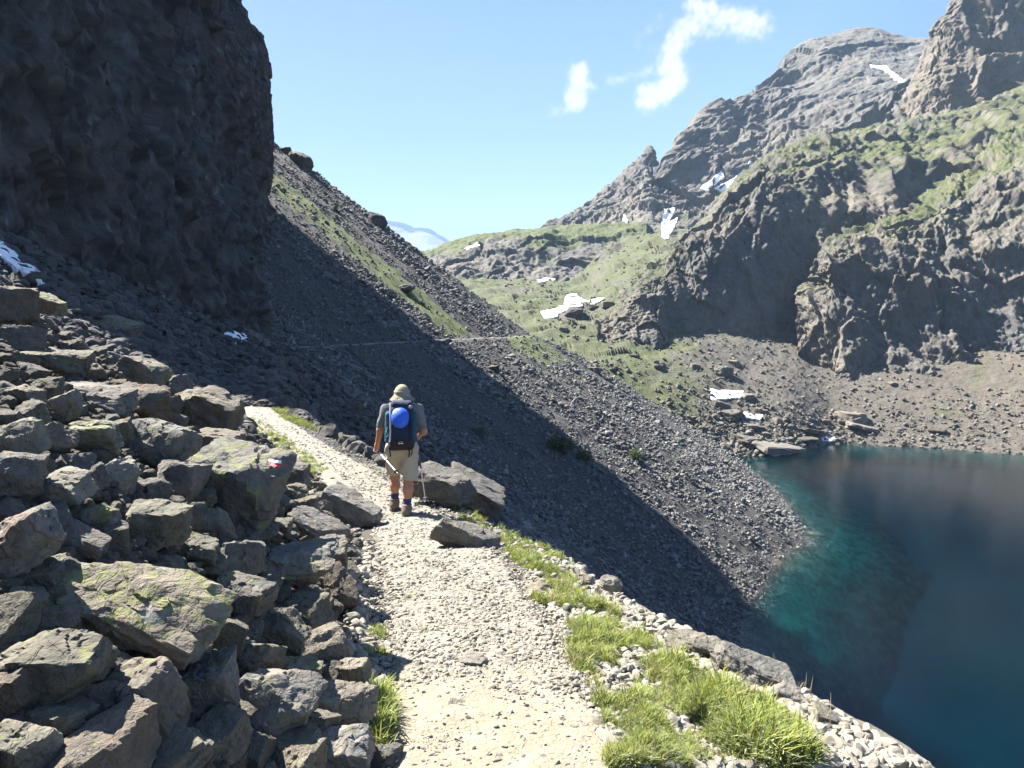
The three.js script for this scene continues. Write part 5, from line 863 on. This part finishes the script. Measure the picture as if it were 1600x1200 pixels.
  pole([0.30, 0.02, -0.30], palmR, 'upright trekking pole planted by the hiker right hand', [darkPole, alu]);
}
// ---------------------------------------------------------------- old snow
[
  [S_PEAK, [[1360, 99], [1386, 104], [1416, 128], [1410, 132], [1386, 112], [1362, 103]], 0.9, 14, 'thin snow streak high on the big peak face'],
  [S_PYR, [[1020, 262], [1046, 254], [1040, 296], [1022, 296]], 1.6, 16, 'snow filling the notch beside the needle summit'],
  [S_PYR, [[1038, 326], [1056, 324], [1046, 346], [1060, 340], [1052, 356], [1044, 372], [1033, 374], [1034, 350]], 1.2, 12, 'forked snow patch in the gully below the notch'],
  [S_PYR, [[973, 334], [982, 345], [980, 350], [974, 344]], 1.1, 10, 'tiny snow fleck on the scree left of the forked snow patch'],
  [S_PEAK, [[1094, 294], [1126, 267], [1132, 275], [1108, 298]], 1.2, 12, 'slanting snow patch on the lower peak, left of the longer one'],
  [S_PEAK, [[1118, 294], [1148, 278], [1172, 252], [1180, 260], [1162, 282], [1130, 299]], 1.2, 12, 'long slanting snow strip on the lower peak above the rock wall'],
  [S_HILL, [[726, 387], [748, 379], [749, 382], [730, 390]], 0.9, 10, 'small snow patch on the green hill closing the valley'],
  [S_VALLEY, [[844, 488], [880, 477], [885, 461], [902, 460], [912, 469], [946, 465], [930, 475], [890, 479], [872, 494], [854, 497]], 1.0, 9, 'largest snow patch, lying in the valley hollow among boulders'],
  [S_VALLEY, [[836, 433], [876, 426], [880, 433], [844, 440]], 1.0, 9, 'narrow snow strip under the cliffs of the green hill'],
  [S_VALLEY, [[1108, 608], [1162, 610], [1158, 622], [1114, 624]], 0.45, 5, 'snow patch among boulders near the lake head'],
  [S_VALLEY, [[1162, 643], [1192, 648], [1186, 657], [1166, 652]], 0.7, 4, 'small snow remnant just above the far shore'],
  [S_VALLEY, [[1284, 682], [1306, 682], [1302, 690], [1286, 690]], 0.6, 4, 'little snow remnant at the water edge of the far shore'],
  [S_VALLEY, [[1524, 530], [1584, 514], [1580, 526], [1540, 538]], 0.45, 5, 'snow strip at the foot of the right rock wall'],
  [S_GROUND, [[-20, 356], [62, 426], [66, 438], [40, 428], [-20, 386]], 0.3, 3, 'shaded snow bank at the cliff foot on the left edge'],
  [S_GROUND, [[340, 514], [378, 518], [392, 534], [362, 534], [346, 524]], 0.35, 3, 'shaded snow lump at the cliff corner above the path'],
].forEach(([S, poly, lift, rough, label]) => snowOn(S, poly, lift, rough, label));

// ---------------------------------------------------------------- boulders on the talus and around the lake head
function rockAt(P, w, h, label, o = {}) { const D = -P.z, W = w * D / F, H = h * D / F, m = top('boulder', rockGeo(o.seed ?? Math.round(P.x * 31 + P.y * 17), 7, W, H, W * 0.8, { lichen: 0, layers: 0.6, sharp: 18, ...o }), M.boulder, label, 'boulder', o.group); m.position.copy(P); m.position.y += H * 0.08; m.rotation.set(0.1, (o.yaw ?? (P.x * 1.7 % 0.9)), -(o.roll ?? (P.x % 0.3))); return m; }
[
  [748, 676, 28, 22, 'lone boulder in the shaded talus right of the hiker', { tone: 0.6 }], [930, 582, 26, 16, 'boulder on the right skyline of the talus', { tone: 0.8 }], [470, 252, 44, 36, 'rock outcrop on the talus skyline beside the cliff', { tone: 0.6, roll: 0.5 }], [585, 348, 36, 30, 'rounded outcrop halfway along the talus skyline', { tone: 0.55, roll: 0.5 }],
  [446, 240, 24, 18, 'small crag at the very top of the talus skyline', { tone: 0.55 }], [1240, 776, 16, 10, 'pale boulder at the talus waterline', { tone: 1.5, pale: 0.4 }], [1272, 842, 30, 16, 'low rock on the tip of the talus point', { tone: 1.2 }], [770, 578, 24, 14, 'dark rock below the trail on the sunny talus', { tone: 0.6 }], [520, 325, 20, 14, 'pale block high on the sunny talus', { tone: 1.1 }], [632, 452, 30, 12, 'flat pale slab beside the green band', { tone: 1.0 }], [1060, 690, 20, 12, 'dark rock on the lower talus', { tone: 0.7 }], [625, 528, 18, 10, 'small pale rock just under the trail in the shade', { tone: 1 }], [570, 655, 34, 26, 'shaded grey rock beyond the grass strip behind the hiker', { tone: 0.6 }], [545, 640, 40, 24, 'shaded broad rock on the dark slope past the grass strip', { tone: 0.55 }],
].forEach(([px, py, w, h, label, o], i) => { let P = null; for (let e = 0; e < 40 && !P; e += 2) P = hit(px, py + e, 0, 20); if (P) rockAt(P, w, h, label, { seed: 700 + i, group: 'boulders scattered on the talus slope', ...o }); else console.log('no talus hit', label); });
[
  [1128, 582, 36, 24, 'tall pale boulder on the scree above the lake head snow', {}], [1150, 570, 22, 14, 'small boulder behind the tall pale one', {}], [1332, 656, 62, 28, 'large pale flat-topped boulder on the far shore', { pale: 0.3 }], [1350, 668, 60, 10, 'long low slab in front of the flat-topped boulder', {}], [1466, 674, 34, 13, 'dark boulder alone near the far waterline', { tone: 0.55 }],
  [1146, 650, 44, 22, 'big grey boulder at the talus foot by the lake head', { tone: 0.8 }], [1185, 642, 22, 12, 'round boulder next to the small snow remnant', {}], [1215, 660, 18, 12, 'blocky stone between the shore boulders', {}], [1262, 674, 56, 12, 'tilted dark slab at the far shore', { tone: 0.7, roll: 0.25 }], [1258, 690, 40, 14, 'split dark rock at the water edge', { tone: 0.6 }], [1205, 702, 90, 22, 'rounded bedrock hump running into the lake', { pale: 0.1, tone: 1.0 }], [1170, 690, 50, 20, 'brown bedrock slab behind the rounded hump', { tone: 0.8, red: 0.6 }], [1180, 668, 40, 12, 'low brown slab above the bedrock hump', { red: 0.6 }],
  [1290, 660, 18, 12, 'boulder right of the tilted dark slab', {}], [1310, 688, 22, 8, 'pale flat rock on the waterline', { pale: 0.3 }], [1405, 672, 16, 9, 'grey block in the middle of the far shore', {}], [1530, 680, 18, 9, 'low dark stone toward the right end of the far shore', { tone: 0.7 }], [1125, 634, 30, 14, 'boulder at the lower end of the lake head snow', { tone: 0.8 }], [1168, 622, 24, 14, 'grey boulder right of the lake head snow', {}], [1395, 600, 16, 8, 'lone slab in the middle of the scree', { pale: 0.2 }], [1085, 575, 20, 12, 'boulder in the green hollow left of the scree', {}], [1030, 575, 18, 10, 'small boulder in the green hollow', { tone: 0.7 }],
  [895, 490, 30, 20, 'dark boulder standing in the valley snow', { tone: 0.55 }], [925, 482, 22, 12, 'boulder at the right end of the valley snow', { tone: 0.6 }], [910, 512, 14, 10, 'rock on the green slope under the valley snow', { tone: 0.7 }], [950, 478, 26, 14, 'rock cluster member right of the valley snow', {}], [985, 462, 30, 16, 'grey outcrop on the slope above the valley snow', {}], [880, 515, 20, 9, 'flat stone left on the green valley slope', {}],
].forEach(([px, py, w, h, label, o], i) => rockAt(nearestOn(S_VALLEY, px, py)[0], w, h, label, { seed: 800 + i, group: 'boulders around the head of the lake', ...o }));
{ // countless smaller stones over the scree and the valley floor
  const S = S_VALLEY, R = rng(71), items = [];
  for (let k = 0; k < 90000 && items.length < 16000; k++) {
    const t = Math.floor(R() * S.idx.length / 3) * 3, a = S.idx[t] * 3, x = S.Q[a], y = S.Q[a + 1], z = S.Q[a + 2]; if (y < LAKE - 1) continue; const [px, py] = pix(x, y, z); if (px < 780 || px > 1640) continue;
    const shore = smooth(-20, -38, y), left = smooth(1420, 1150, px), n = fbm(x * 0.05, y * 0.05, z * 0.05, 3), dens = clamp(0.25 + 0.45 * shore + 0.3 * left * smooth(1000, 1100, px) + 0.8 * n); if (R() > dens) continue;
    const size = (0.35 + 2.1 * Math.pow(R(), 5)) * (0.8 + 0.4 * shore * left) * (px < 1050 ? 1.3 : 1), c = 0.75 + 0.6 * R(); items.push([new THREE.Vector3(x + (R() - 0.5) * 1.2, y + size * 0.15, z + (R() - 0.5) * 1.2), size, [0.17 * c, 0.155 * c, 0.13 * c]]);
  }
  console.log('valley stones', items.length); scatter('scree_stones', 'loose stones over the scree and valley floor behind the lake', 'stones', BIG_CHIPS, M.chip, items);
}
// ---------------------------------------------------------------- shrubs and weeds
function leafCloud(seed, n, rx, ry, rz, leaf) { const r = rng(seed), pos = [], idx = []; for (let k = 0; k < n; k++) { const t = r() * 6.28, z = r() * 2 - 1, q = Math.sqrt(1 - z * z), rad = Math.pow(r(), 0.4) * (0.8 + 0.35 * noise(q * Math.cos(t) * 2 + seed, z * 2, q * Math.sin(t) * 2)); const c = [q * Math.cos(t) * rx * rad, Math.max(-0.2, z * rad) * ry, q * Math.sin(t) * rz * rad], a = [r() - 0.5, r() - 0.5, r() - 0.5], b = [r() - 0.5, r() - 0.5, r() - 0.5], o = pos.length / 3, L = leaf * (0.6 + 0.8 * r()); const A = new THREE.Vector3(...a).normalize().multiplyScalar(L), B = new THREE.Vector3(...b).cross(A).normalize().multiplyScalar(L * 0.4); pos.push(c[0] - A.x, c[1] - A.y, c[2] - A.z, c[0] + B.x, c[1] + B.y, c[2] + B.z, c[0] + A.x, c[1] + A.y, c[2] + A.z, c[0] - B.x, c[1] - B.y, c[2] - B.z); idx.push(o, o + 1, o + 2, o, o + 2, o + 3); } const g = new THREE.BufferGeometry(); g.setAttribute('position', new THREE.Float32BufferAttribute(pos, 3)); g.setIndex(idx); g.computeVertexNormals(); return g; }
const leafMat = (r, g, b) => new THREE.MeshPhysicalMaterial({ color: new THREE.Color().setRGB(r, g, b), roughness: 0.9, transmission: 0.35, thickness: 0, side: THREE.DoubleSide });
const bark = new THREE.MeshStandardMaterial({ color: new THREE.Color().setRGB(0.09, 0.065, 0.045), roughness: 1 });
function shrub(P, w, h, label, seed, mat, group) { const g = new THREE.Group(); g.name = numbered('shrub'); g.position.copy(P); scene.add(g); tag(g, label, 'shrub', group); part('foliage', leafCloud(seed, 900, w / 2, h * 0.62, w / 2, Math.max(w, h) * 0.045), mat, g).position.y = h * 0.3; const s = []; const r = rng(seed); for (let k = 0; k < 4; k++) { const c = new THREE.CylinderGeometry(h * 0.012, h * 0.03, h * 0.7, 6); c.translate(0, h * 0.3, 0); c.rotateZ((r() - 0.5) * 1.3); c.rotateX((r() - 0.5) * 1.3); s.push(c); } part('branches', mergeGeometries(s), bark, g); }
const darkLeaf = leafMat(0.06, 0.085, 0.022), midLeaf = leafMat(0.13, 0.19, 0.04);
[[876, 706, 58, 34, 'broad low shrub on the talus at the shadow edge'], [912, 722, 40, 24, 'flat shrub right of the broad low one on the talus'], [992, 717, 34, 20, 'small dark shrub alone on the sunny talus']].forEach(([px, py, w, h, label], i) => { const P = hit(px, py, 0, 20), D = -P.z; shrub(P, w * D / F, h * D / F, label, 61 + i, darkLeaf, 'shrubs on the talus'); });
[[1000, 436, 8, 10], [1012, 428, 9, 12], [1022, 420, 8, 11], [1031, 414, 8, 13], [1042, 410, 9, 12], [1052, 404, 8, 12], [1064, 396, 8, 11]].forEach(([px, py, w, h], i) => { const P = nearestOn(S_WALLA, px, py)[0], D = -P.z; shrub(P, w * D / F, h * D / F, ['leftmost', 'second', 'third', 'middle', 'fifth', 'sixth', 'rightmost'][i] + ' tiny dark bush in the row on the left rock wall crest', 81 + i, darkLeaf, 'bushes on the rock wall crest'); });
{ // leafy weeds where the turf meets the rim
  const leaf = (len, w) => { const pos = [], idx = []; for (let k = 0; k <= 5; k++) { const v = k / 5, ww = w * Math.sin(Math.PI * Math.min(0.98, v * 0.9 + 0.08)); pos.push(-ww, -0.3 * len * v * v, len * v, ww, -0.3 * len * v * v, len * v); if (k) { const a = k * 2 - 2; idx.push(a, a + 1, a + 2, a + 1, a + 3, a + 2); } } const g = new THREE.BufferGeometry(); g.setAttribute('position', new THREE.Float32BufferAttribute(pos, 3)); g.setIndex(idx); g.computeVertexNormals(); return g; };
  const L = leaf(0.07, 0.011), stemG = new THREE.CylinderGeometry(0.0016, 0.003, 1, 6); stemG.translate(0, 0.5, 0);
  const spots = [[872, 852, 'first leafy weed on the turf rim past the wedge rock'], [846, 836, 'leafy weed at the shadow edge of the turf rim'], [800, 818, 'low weed among the grass beside the shaded slope'], [770, 806, 'weed nearest the smooth slab-like boulder'], [896, 872, 'weed at the lower end of the leafy strip']];
  spots.forEach(([px, py, label], s) => { const P = hit(px, py), g = new THREE.Group(), r = rng(900 + s); g.name = numbered('leafy_weed'); g.position.copy(P); scene.add(g); tag(g, label, 'weed', 'leafy weeds on the turf rim');
    for (let k = 0; k < 5; k++) { const H = 0.14 + 0.12 * r(), st = part('stem', stemG, midLeaf, g); st.scale.y = H; st.rotation.set((r() - 0.5) * 0.7, r() * 6, (r() - 0.5) * 0.7); st.position.set((r() - 0.5) * 0.12, 0, (r() - 0.5) * 0.12); const leaves = []; for (let q = 0; q < 9; q++) { const l = L.clone(); l.scale(1, 1, 1 - 0.05 * q); l.rotateX(-0.5 * r()); l.rotateY(q * 2.4); l.translate(0, H * (0.25 + 0.75 * q / 8), 0); leaves.push(l); } const f = part('leaves', mergeGeometries(leaves), midLeaf, g); f.rotation.copy(st.rotation); f.position.copy(st.position); } });
}
scene.traverse((o) => { if (o.isMesh) { o.castShadow = true; o.receiveShadow = true; } });
renderer.render(scene, camera);
